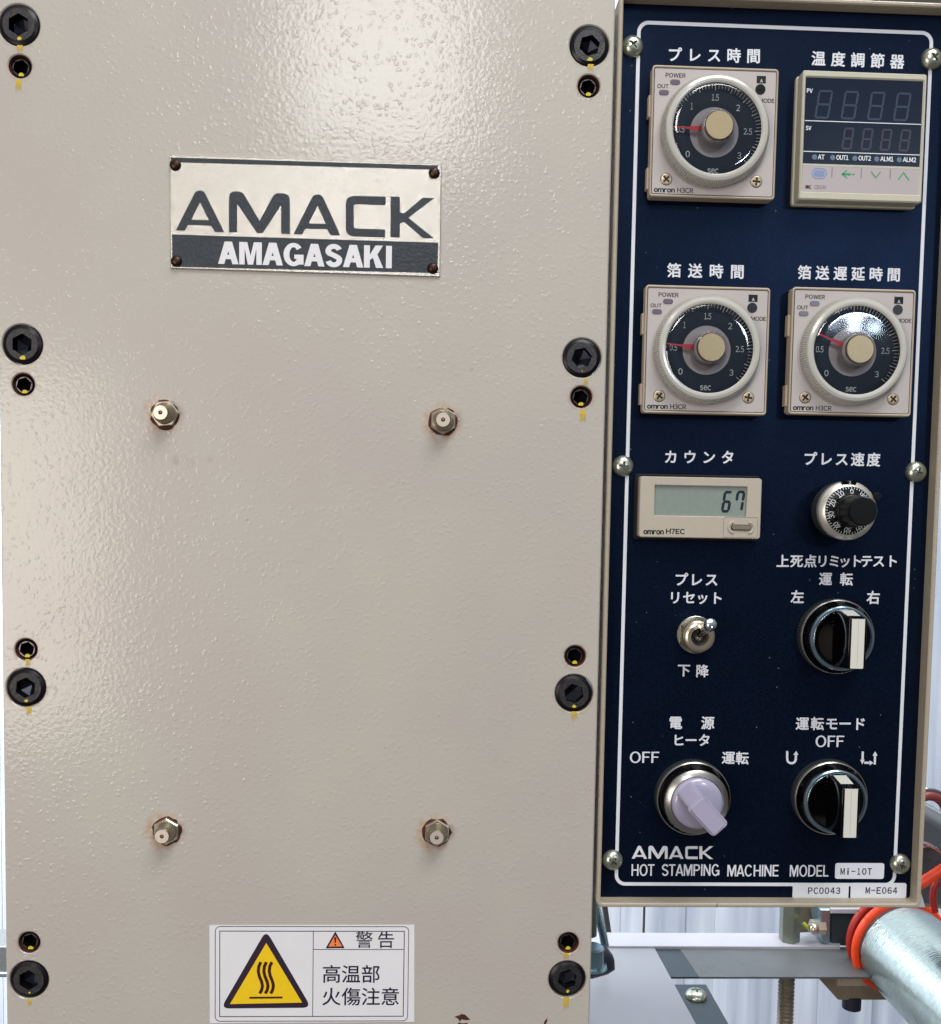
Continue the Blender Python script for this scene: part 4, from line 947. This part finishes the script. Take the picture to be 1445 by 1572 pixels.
# ================================================================== speed dial
ZD = z_(1220, 710, 9.03)
dc = un(*ZD(735, 667), WS+12.2)
SD = thing('speed_dial', 'turns-counting speed dial with silver ring and black knob, under the counter row text', 'dial', L3(dc[0], dc[1], WS))
SD['label'] = 'turns-counting speed dial with silver ring and black knob, right of the counter'
g = G(); g.lathe([(9.2, 0), (9.2, 3.5), (8.8, 4)], 48); g.build('dial_base', 'black_plastic', SD)
g = G(); g.lathe([(9.6, 3.8), (11.1, 4.2), (11.2, 9.8), (10.9, 10.0)], 140, knurl=((1, 2), .08), cap1=False); g.build('knurled_skirt', 'knurl', SD)
g = G(); g.lathe([(10.7, 9.9), (11.35, 10.1), (11.4, 12.0), (11.1, 12.5), (9.35, 13.6), (9.2, 13.5)], 96, cap1=False); g.build('silver_ring', 'alu', SD)
g = G(); g.lathe([(9.3, 13.4), (8.9, 13.5), (6.6, 14.6), (6.4, 14.6)], 64); g.build('number_ring', 'black_plastic', SD)
g = G(); g.lathe([(6.5, 14.6), (6.5, 16.6), (6.0, 17.2), (5.7, 17.4), (5.5, 26.2), (5.0, 26.8)], 56); g.build('knob', 'black_plastic', SD)
def onring(r): return 13.5+(8.9-r)/2.3*1.1+.12
g = G()
for i in range(50):
    a = math.radians(90-4+7.2*i); l = 1.15 if i % 5 == 0 else .7; wd = .2
    d = Vector((math.cos(a), math.sin(a))); nn = Vector((-d.y, d.x))*wd/2; r0, r1 = 9.05-l, 9.05
    p, q = d*r0, d*r1
    g.add([(*(p-nn), onring(r0)), (*(p+nn), onring(r0)), (*(q+nn), onring(r1)), (*(q-nn), onring(r1))], [(3, 2, 1, 0)])
g.build('scale_marks', 'print_pale', SD, 0)
for i in range(10):
    ai = math.radians(90-4+36*i)
    for j, ch in enumerate(('0',) if i == 0 else (str(i), '0')):
        g = G(); a = ai+(0 if i == 0 else (.098 if j == 0 else -.098)); r = 7.35
        vs, fs = latin_geo(ch); xs = [v[0] for v in vs]; ys = [v[1] for v in vs]
        mx_, my_ = (min(xs)+max(xs))/2, (min(ys)+max(ys))/2; sc = 1.75/(max(ys)-min(ys)); rot = a-PI/2
        out = []
        for v in vs:
            x, y = (v[0]-mx_)*sc, (v[1]-my_)*sc; X = r*math.cos(a)+x*math.cos(rot)-y*math.sin(rot); Y = r*math.sin(a)+x*math.sin(rot)+y*math.cos(rot)
            out.append((X, Y, onring(math.hypot(X, Y))+.05))
        g.add(out, fs); g.build('lettering', 'print_pale', SD, 0)
g = G(); g.poly([(-2.9, 10.1), (2.5, 10.1), (2.7, 11.3), (-3.1, 11.3)], (), 12.1, 13.35); g.build('turns_window', 'gloss_black', SD)
g = G(); glyph_add(g, '2', .0, 10.7, .9, 1.0, 13.45, 0, 0); g.build('lettering', 'print_pale', SD, 0)
g = G(); g.tube([(9.2, 4.6, 9), (10.6, 5.5, 10)], .9, 12); g.lathe([(1.5, 8.2), (1.55, 12.6), (1.2, 13.0)], 24, (11.1, 5.7), cap0=True); g.build('lock_lever', 'black_plastic', SD)

# ================================================================== toggle switch
tg = un(1010+705/12.04, 920+656/12.04, WS+.5)
TG = thing('toggle_switch', 'small chrome bat-handle toggle switch between the press reset and lower captions', 'toggle switch', L3(tg[0], tg[1], WS))
g = G(); g.lathe([(7.5, 0), (7.5, .6), (7.3, .75)], 48); g.build('washer', 'screw', TG)
hx = G(); hx.poly([(x, y) for x, y in hexpts((0, 0), 12.6, .5)], (), .75, 3.3, .3); hx.build('hex_nut', 'nickel_dark', TG, 15)
g = G(); prof = [(5.9, 2.7)]
for i in range(5): prof += [(5.9, 3.0+i*.8), (5.5, 3.3+i*.8), (5.9, 3.6+i*.8)]
prof += [(5.7, 7.0), (4.9, 7.3), (3.6, 7.3), (3.4, 6.8), (3.2, 3.0)]
g.lathe(prof, 56, cap1=True); g.build('threaded_bushing', 'nickel', TG, 12)
g = G(); g.sphere((0, -.2, 4.6), 1.7, 24); g.build('pivot_ball', 'satin', TG)
g = G(); g.lathe([(3.3, 3.0), (3.3, 4.2)], 32); g.build('throat_shade_plug', 'dark', TG)  # dark plug: shade inside the bushing hole put in as colour
g = G(); P0, P1 = Vector((0, .3, 5.2)), Vector((1.0, 7.0, 19.6))
pts = [P0.lerp(P1, t) for t in (0, .25, .5, .75, .85, .93, .98, 1.0)]; g.tube([tuple(p) for p in pts], [1.15, 1.35, 1.7, 2.15, 2.4, 2.4, 2.1, 1.4], 28); g.build('lever', 'chrome', TG)

# ================================================================== selector switches
def selector_base(T):
    g = G(); g.lathe([(14.9, 0), (14.9, 3.6), (14.6, 4.0)], 180, knurl=((0, 1), .14), cap1=False); g.build('knurled_nut', 'knurl', T)
    g = G(); g.lathe([(14.7, 3.9), (14.75, 4.4), (14.4, 4.7)], 180, knurl=((0, 1), .07), cap1=False); g.build('edge_ring', 'satin', T)
    g = G(); g.lathe([(14.4, 4.7), (13.9, 5.6), (12.9, 8.0), (12.7, 8.2)], 96, cap1=False); g.build('black_collar', 'gloss_black', T)
def make_selector(label, loc):
    T = thing('selector_switch', label, 'selector switch', loc, 'black selector switches with white pointer bars')
    selector_base(T)
    g = G(); g.lathe([(12.8, 8.0), (12.7, 8.9), (12.3, 9.25), (11.6, 9.3), (11.4, 8.7), (11.2, 8.8), (11.0, 8.2)], 96, cap1=False); g.build('bezel_ring', 'chrome_blue', T)
    g = G(); g.lathe([(11.1, 7.0), (11.0, 8.6), (10.6, 8.9), (8.8, 8.4), (3, 8.1)], 72); g.build('knob_disc', 'gloss_black', T)
    # raised bar, its upper end sloped
    g = G(); X = 3.5; H = 23.0; top, bot = 9.9, -9.3
    prof = [(-10.6, 8.0), (-9.5, H), (top-.2, H), (11.3, 11.0), (10.9, 8.0)]
    prof = [(v, w) for v, w in prof]
    vs = [(-X, v, w) for v, w in prof]+[(X, v, w) for v, w in prof]; n_ = len(prof)
    g.add(vs, [tuple(range(n_)), tuple(reversed(range(n_, 2*n_)))]+[(i, n_+i, n_+(i+1) % n_, (i+1) % n_) for i in range(n_)][::1])
    me = g.mesh('grip_bar', 0); bmx = bmesh.new(); bmx.from_mesh(me); bmesh.ops.recalc_face_normals(bmx, faces=bmx.faces)
    bmesh.ops.bevel(bmx, geom=list(bmx.edges), offset=.0005, segments=3, affect='EDGES', profile=.5); bmx.to_mesh(me); bmx.free()
    me.shade_smooth(); me.set_sharp_from_angle(angle=math.radians(40)); place('grip_bar', me, 'gloss_black', T)
    xs = 2.5
    g = G(); g.poly(rounded([(-xs, bot, .5), (xs, bot, .5), (xs, top-.5), (-xs, top-.5)], 4), (), H, H+.25, .08)
    d = Vector((11.3-(top-.2), 11.0-H)); nn = Vector((-d.y, d.x)).normalized()*.3
    a0, a1 = Vector((top-.55, H+.0)), Vector((11.25, 11.6))
    g.hexa([(-xs, a0.x, a0.y-.3), (xs, a0.x, a0.y-.3), (xs, a1.x, a1.y), (-xs, a1.x, a1.y)], [(-xs, a0.x+.1, a0.y+.25), (xs, a0.x+.1, a0.y+.25), (xs, a1.x+nn.x*1, a1.y+.2), (-xs, a1.x+nn.x, a1.y+.2)])
    g.build('white_insert', 'ivory', T)
    g = G(); g.box(-.07, .07, -8.0, 9.0, H+.24, H+.27, back=False); g.build('insert_groove', 'key_label', T)
    for i in range(4):
        g = G(); g.box(-5.4+i*.15, -3.9, 9.6-i*1.45, 9.9-i*1.45, 8.3, 9.6); g.build('grip_rib', 'gloss_black', T)
    return T
s1 = un(1200+697/8.028, 890+707/8.028, WS+4.5); s2 = un(1190+697/8.028, 1140+690/8.028, WS+4.5)
make_selector('upper black selector switch with white bar, between the left and right captions', L3(s1[0], s1[1], WS))
make_selector('lower black selector switch with white bar, at the bottom right of the panel', L3(s2[0], s2[1], WS))
s3 = un(980+687/8.028, 1130+775/8.028, WS+4.5)
PK = thing('power_selector', 'lavender power and heater selector knob turned to the lower right', 'selector switch', L3(s3[0], s3[1], WS))
selector_base(PK)
g = G(); g.lathe([(12.8, 8.0), (12.7, 8.6), (12.4, 8.9), (10.6, 9.7), (10.35, 9.6), (10.3, 8.2)], 96, cap1=False); g.build('bezel_ring', 'satin', PK)
g = G(); g.lathe([(10.15, 7.6), (10.1, 10.2), (9.7, 10.9), (8.6, 11.5), (5, 12.0), (1, 12.1)], 72); g.build('knob_disc', 'lavender', PK)
def bar_mesh():
    g = G(); X = 4.25; n_ = 10
    out = rounded([(-X, -10.2, 2.2), (X, -10.2, 2.2), (X, 9.6, 2.5), (-X, 9.6, 2.5)], 6)
    g.poly(out, (), 9.5, 22.0, 0, True)
    g.v = [(u*(1 if w < 12 else .95), (v if w < 12 else (v*.93 if v < 0 else v*.62-.3)), w) for u, v, w in g.v]
    me = g.mesh('grip_bar', 0); b_ = bmesh.new(); b_.from_mesh(me)
    ed = [e_ for e_ in b_.edges if all(v.co.y < -.0219 for v in e_.verts) and len(e_.link_faces) == 2 and abs(e_.link_faces[0].normal.dot(e_.link_faces[1].normal)) < .7]
    bmesh.ops.bevel(b_, geom=ed, offset=.0009, segments=4, affect='EDGES'); b_.to_mesh(me); b_.free()
    me.shade_smooth(); me.set_sharp_from_angle(angle=math.radians(50)); return me
gb = place('grip_bar', bar_mesh(), 'lavender', PK); gb.rotation_euler = (0, -math.radians(43), 0)

# ================================================================== things behind and below
def curtain_material():
    m = bpy.data.materials.new('pale_blue_curtain'); m.use_nodes = True
    n = m.node_tree.nodes; L = m.node_tree.links; b = n['Principled BSDF']
    t = n.new('ShaderNodeTexCoord'); mp = n.new('ShaderNodeMapping'); mp.inputs['Scale'].default_value = (60, 60, 3); L.new(t.outputs['Object'], mp.inputs[0])
    no = n.new('ShaderNodeTexNoise'); no.inputs['Scale'].default_value = 1.0; no.inputs['Detail'].default_value = 6; L.new(mp.outputs[0], no.inputs['Vector'])
    cr = n.new('ShaderNodeValToRGB'); cr.color_ramp.elements[0].position = .3; cr.color_ramp.elements[0].color = lin((152, 164, 184)); cr.color_ramp.elements[1].position = .7; cr.color_ramp.elements[1].color = lin((204, 213, 226))
    L.new(no.outputs['Fac'], cr.inputs[0]); L.new(cr.outputs[0], b.inputs['Base Color']); b.inputs['Roughness'].default_value = .45
    return m
M['curtain'] = curtain_material()
ct_ = thing('strip_curtain', 'pale blue white vertical strip curtain far behind the machine', 'curtain', (0.3, 0.62, -0.8))
x = -700.0; i = 0
while x < 950:
    wd = random.uniform(38, 75); dep = random.uniform(0, 4)
    g = G(); n_ = 8; vs = []
    for k in range(n_+1):
        u = x+wd*k/n_*1.12; w = -620+dep+2.0*math.sin(PI*k/n_)+random.uniform(-.6, .6)
        vs += [(u, -800, w), (u, 500, w)]
    g.add(vs, [(2*k, 2*k+2, 2*k+3, 2*k+1) for k in range(n_)])
    vb = [(a, b, c-2) for a, b, c in vs]; g.add(vb, [(2*k+1, 2*k+3, 2*k+2, 2*k) for k in range(n_)])
    o = g.build('curtain_strip', 'curtain', ct_); o.location = (-0.3, -0.62, 0.8); x += wd; i += 1
wl_ = G(); wl_.box(-1400, 1600, -900, 1100, -700, -690); o = wl_.build('wall', mat('white_wall', (225, 228, 232), .7, var=.03, vscale=3), None); o['kind'] = 'structure'

ZT = -256.0
def hslab(nm, pts_px, m, par, th=4.0, z=ZT, ch=0):  # slab lying level at height z whose top corners sit at given pixels
    P = [unz(px, py, z) for px, py in pts_px]
    g = G()
    g.hexa([(p[0], z-th, -p[1]) for p in P], [(p[0], z, -p[1]) for p in P]) if len(P) == 4 else None
    bm_ = None
    o = g.build(nm, m, par, 20)
    b_ = bmesh.new(); b_.from_mesh(o.data); bmesh.ops.recalc_face_normals(b_, faces=b_.faces); b_.to_mesh(o.data); b_.free()
    return o
bt = thing('machine_table', 'pale grey metal machine table with steel crossbar under the control box', 'table', (0, 0, (ZT-60)*S))
def bp_(o): o.location = (o.location.x, o.location.y, o.location.z-(ZT-60)*S); return o
bp_(hslab('table_top', [(560, 1680), (1127, 1680), (1003.5, 1452.5), (600, 1452.5)], 'table', bt, 6))
bp_(hslab('rear_rail', [(600, 1452), (1290, 1453.5), (1290, 1433), (600, 1431)], 'rail', bt, 6, ZT+1))
bp_(hslab('crossbar', [(1073.5, 1500), (1420, 1500), (1420, 1454), (1042, 1454)], 'beam', bt, 1, ZT-.5))
bp_(hslab('crossbar_end', [(1030, 1500), (1073, 1500), (1041.5, 1454), (1004.5, 1454)], 'steel_dark', bt, 1, ZT-.6))
bp_(hslab('side_flange', [(1068.5, 1573), (1119, 1573), (1084, 1511.5), (1036.5, 1511.5)], 'steel_dark', bt, 3, ZT-1))
bp_(hslab('side_flange_front', [(1068.5+60, 1683), (1119+62, 1683), (1119.3, 1573.5), (1069, 1573.5)], 'rail', bt, 3, ZT-1))
p = unz(1069, 1525, ZT+1); o = place('flange_screw', screw_mesh, None, bt); o.rotation_euler = (-PI/2, 0, 0); o.scale = (1.35,)*3; o.location = (p[0]*S, p[1]*S, (ZT-.8)*S); bp_(o)
# bracket under the crossbar
pc = unz(1300, 1500, ZT)
yb = -pc[1]
def vpoly(nm, pts_px, w, th, m, par, ch=0.0):
    g = G(); g.poly([un(*p, w) for p in pts_px], (), w-th, w, ch, True); return g.build(nm, m, par)
o = bp_(vpoly('bracket', [(1255, 1500), (1287, 1535), (1372, 1535), (1372, 1500)], yb-26, 8, 'brownblock', bt))
o = bp_(vpoly('bracket_plate', [(1287, 1503), (1345, 1503), (1345, 1514), (1285, 1514)], yb-23, 2.8, 'rim', bt))
c = un(1310, 1538, yb-28); g = G(); g.tube([(c[0], c[1]+3, yb-30), (c[0], c[1]-4.5, yb-30)], 5.3, 24); bp_(g.build('rubber_stop', 'rubber', bt))

# vertical lead screw and its post
pz = unz(1209, 1474, ZT); wz = -pz[1]
ls = thing('lead_screw', 'vertical threaded rod hanging below the table crossbar', 'threaded rod', (pz[0]*S, pz[1]*S, (ZT-100)*S))
g = G(); c = un(1208, 1500, wz); r = 4.4; top = -.5; vs = []
prof = []
z = 98.0
n_ = 26; rows = []
zz = z; 
pts = []; rads = []
while zz > -60:
    pts += [(0, zz, 0), (0, zz-1.1, 0)]; rads += [r*1.06, r*.70]; zz -= 2.2
g.tube(pts, rads, n_); g.build('threaded_rod', 'thread', ls, 10)
po = thing('guide_post', 'short grey green hexagonal post standing on the crossbar', 'post', (pz[0]*S, pz[1]*S, ZT*S))
p1_ = unz(1212, 1446, ZT); dy = 0
g = G(); cx_ = un(1212, 1440, -p1_[1])[0]
po.location = (cx_*S, p1_[1]*S, ZT*S)
g.tube([(0, -0.4, 0), (0, 2, 0), (0, 60, 0)], [5.2, 6.0, 6.0], 6, True); g.build('post_shaft', 'post', po, 25)
# fittings right of the post
fb = un(1262, 1420, -p1_[1])
fz = -p1_[1]
fb_ = thing('valve_block', 'grey metal valve block with hex fitting right of the guide post', 'valve block', (un(1280, 1453, fz)[0]*S, -fz*S, un(1280, 1453, fz)[1]*S))
def lp(o, t): o.location = (o.location.x-t.location.x, o.location.y-t.location.y, o.location.z-t.location.z); return o
lp(vpoly('block_body', [(1277, 1452), (1322, 1454), (1322, 1404), (1277, 1404)], fz+4, 25, 'steel_dark', fb_, .8), fb_)
lp(vpoly('block_flange', [(1262, 1447), (1275, 1453), (1276, 1396), (1259, 1396)], fz+6, 14, 'zinc', fb_, .6), fb_)
lp(vpoly('rear_block', [(1226, 1432), (1256, 1432), (1256, 1390), (1226, 1390)], fz-12, 10, 'brownblock', fb_, .4), fb_)
lp(vpoly('top_bar', [(1276, 1403), (1345, 1404), (1345, 1395), (1276, 1395)], fz+7, 20, 'rail', fb_, .5), fb_)
c = un(1253, 1423, fz+4); g = G(); g.tube([(c[0]-3, c[1], fz+4), (c[0]+5, c[1], fz+4)], 4.2, 6); g.sphere((c[0]-2, c[1], fz+6), 3.2, 14); lp(g.build('hex_fitting', 'nickel', fb_), fb_)
c = un(1240, 1421, fz+2); g = G(); g.tube([(c[0]-2.5, c[1]+1.5, fz+2), (c[0], c[1]-1.0, fz+3), (c[0]+1.5, c[1]-3, fz+2)], 1.1, 10); lp(g.build('clip', 'yellowgreen', fb_), fb_)
# big galvanised cylinder slanting down to the right, hoses looped round its end
ca = Vector(un3(1386, 1457, -140)); cb = ca+Vector((.10, -1.0, -.08)).normalized()*190
def uvw(p): return (p[0], p[2], -p[1])
cy = thing('air_cylinder', 'large galvanised steel cylinder slanting down at the lower right corner', 'cylinder', tuple(ca*S))
A, B = Vector(uvw(ca)), Vector(uvw(cb)); d = (B-A).normalized()
RC2 = 25.5
def circ3(c, r, n_, d_, a0=0, a1=2*PI):
    up = Vector((0, 0, 1)); up = (up-d_*up.dot(d_)).normalized(); sd = d_.cross(up)
    return [tuple(c+up*(r*math.cos(a0+(a1-a0)*k/n_))+sd*(r*math.sin(a0+(a1-a0)*k/n_))) for k in range(n_+1)]
g = G(); ps_ = [A-d*2, A, A+d*1.5]; rs_ = [RC2-2.5, RC2-.8, RC2]
for k_ in range(122): ps_ += [A+d*(2.2+k_*1.5), A+d*(2.95+k_*1.5)]; rs_ += [RC2-.07*max(.15, 1-k_/60), RC2]
ps_.append(B); rs_.append(RC2); g.tube([tuple(p_) for p_ in ps_], rs_, 72); o = lp(g.build('barrel', 'galv', cy, 25), cy)
g = G(); g.tube([tuple(A-d*16), tuple(A-d*2.2)], [RC2-5, RC2-4], 64); lp(g.build('end_cap', 'charcoal', cy, 25), cy)
hs = thing('orange_hose', 'bright orange hose looped round the end of the cylinder', 'hose', tuple(ca*S))
g = G(); g.tube(circ3(A-d*3.2, RC2+.6, 64, d), 2.3, 14, False); lp(g.build('hose_loop', 'orange', hs), hs)
hs2 = thing('red_hose', 'darker red hose loop behind the bright orange one', 'hose', tuple(ca*S))
g = G(); g.tube(circ3(A-d*12.5, RC2-1.2, 64, d), 2.3, 14, False); lp(g.build('hose_loop', 'orange_dark', hs2), hs2)

# fittings peeping out right of the control box
ch_ = thing('chrome_fitting', 'chrome elbow fitting with dark red rim peeping out right of the control box', 'pipe fitting', tuple(Vector(un3(1440, 1300, -60))*S))
c0 = Vector(uvw(un3(1418, 1262, -60)))
dd = Vector((.86, -.5, .1)).normalized()
g = G(); g.tube([tuple(c0-dd*14), tuple(c0), tuple(c0+dd*30)], [7.5, 8.5, 8.5], 40); lp(g.build('pipe', 'chrome', ch_, 25), ch_)
g = G(); cc2 = Vector(uvw(un3(1426, 1256, -75))); g.tube(circ3(cc2, 10.5, 40, Vector((.25, .1, 1)).normalized()), 2.2, 12, False); lp(g.build('red_rim', 'maroon', ch_), ch_)
g = G(); g.tube(circ3(cc2+Vector((0, 0, -1)), 13.2, 40, Vector((.25, .1, 1)).normalized()), 1.3, 12, False); lp(g.build('chrome_rim', 'chrome', ch_), ch_)
cs = thing('charcoal_casting', 'dark charcoal casting behind the lower right edge of the control box', 'machine part', tuple(Vector(un3(1440, 1340, -90))*S))
g = G(); P = [un(*p, -90) for p in ((1395, 1392), (1455, 1400), (1475, 1275), (1400, 1275))]; g.poly(P, (), -115, -90, 3, True); lp(g.build('casting', 'charcoal', cs), cs)
g = G(); P = [un(*p, -86) for p in ((1400, 1300), (1470, 1292), (1470, 1268), (1430, 1264), (1400, 1276))]; g.poly(P, (), -89.9, -86, 1, True); lp(g.build('red_cap', 'maroon', cs), cs)
h3 = thing('orange_tube', 'bright orange tube rising to the right behind the control box corner', 'hose', tuple(Vector(un3(1416, 1356, -70))*S))
g = G(); g.tube([uvw(un3(x, y, -70)) for x, y in ((1385, 1372), (1400, 1364), (1416, 1355), (1432, 1345), (1450, 1333), (1470, 1316))], 2.6, 16); lp(g.build('tube', 'orange', h3), h3)
g = G(); g.tube([uvw(un3(x, y, -78)) for x, y in ((1440, 1352), (1434, 1364), (1432, 1380), (1436, 1400))], 1.6, 12)
h4 = thing('thin_red_tube', 'thin dark orange tube dropping below the bright orange tube', 'hose', tuple(Vector(un3(1436, 1375, -78))*S)); lp(g.build('tube', 'orange_dark', h4), h4)
g = G(); P = [un(*p, -60) for p in ((1408, 1394), (1422, 1394), (1414, 1368), (1408, 1362))]; g.poly(P, (), -70, -60, .5, True)
br = thing('white_bracket', 'narrow pale bracket edge under the orange tube', 'bracket', tuple(Vector(un3(1412, 1380, -60))*S)); lp(g.build('bracket_plate', 'rail', br), br)

# levelling foot between cover and table
lf = thing('levelling_foot', 'zinc plated bolt with dark rubber foot beside the lower edge of the cover', 'levelling foot', tuple(Vector(un3(912, 1500, -60))*S))
c = un(911, 1490, -60)
g = G(); g.poly([un(x, y, -60) for x, y in ((885, 1505), (911, 1507), (935, 1500), (945.5, 1493), (945, 1478), (934, 1464), (920, 1460), (885, 1460))], (), -68, -60, 2.5, True); lp(g.build('rubber_foot', 'rubber', lf, 60), lf)
c = un(908, 1470, -60)
g = G(); g.tube([(c[0], c[1]-2.5, -58), (c[0], c[1]+5.5, -58), (c[0], c[1]+6.4, -58)], [5.6, 5.4, 4.4], 32); g.tube([(c[0], c[1]-3.5, -58), (c[0], c[1]-2.4, -58)], [7.2, 6.9], 32)
lp(g.build('zinc_nut', 'zinc', lf), lf)
g = G(); g.tube([(c[0]+.4, c[1]+6, -70), (c[0]+.4, c[1]+40, -70)], 3.4, 24); lp(g.build('zinc_bolt', 'post', lf), lf)
gh = thing('grey_hose', 'light blue grey hose running up between the cover and the control box', 'hose', tuple(Vector(un3(922, 1400, -50))*S))
g = G(); g.tube([uvw(un3(x, y, -78)) for x, y in ((929, 1452), (926, 1435), (921, 1415), (916, 1395), (913, 1370), (912, 1340))], 2.0, 14); lp(g.build('hose', 'zinc', gh), gh)
ds = thing('dark_strut', 'dark diagonal strut behind the grey hose below the control box', 'strut', tuple(Vector(un3(933, 1412, -160))*S))
g = G(); g.poly([un(x, y, -160) for x, y in ((931, 1432), (939, 1432), (932, 1385), (924, 1385))], (), -166, -160, .3, True); lp(g.build('strut_bar', 'charcoal', ds), ds)
vl = thing('thin_vertical_rod', 'thin dark vertical rod in front of the curtain under the control box', 'rod', tuple(Vector(un3(988, 1432, -300))*S))
g = G(); a_ = un(988, 1440, -300); g.tube([(a_[0], a_[1], -300), (a_[0], a_[1]+60, -300)], .9, 10); lp(g.build('rod', 'charcoal', vl), vl)
# left edge: bright wall panel, grey beam
lb = thing('left_beam', 'dark grey horizontal beam peeping out left of the cover near the bottom', 'beam', tuple(Vector(un3(-30, 1476, -250))*S))
g = G(); g.poly([un(x, y, -250) for x, y in ((-90, 1493), (30, 1493), (30, 1453), (-90, 1453))], (), -275, -250, .6, True); lp(g.build('beam_body', 'beam', lb), lb)
g = G(); g.poly([un(x, y, -249) for x, y in ((-90, 1501), (30, 1501), (30, 1493.5), (-90, 1493.5))], (), -275, -249, .6, True); lp(g.build('beam_lip', 'zinc', lb), lb)
ug = thing('upper_guard', 'dark olive edge of a guard just above the control box, at the top right corner', 'machine guard', (rl*S, .04, rt*S))
g = G(); g.box(rl+30, rr_+60, rt+1.0, rt+34, -60, -36, .8); lp(g.build('guard_bar', mat('dark_olive_paint', (52, 48, 38), .5, var=.15, vscale=80), ug), ug)
print('objects', len(bpy.data.objects), 'tris', sum(len(o.data.loop_triangles) if o.type == 'MESH' else 0 for o in bpy.data.objects))
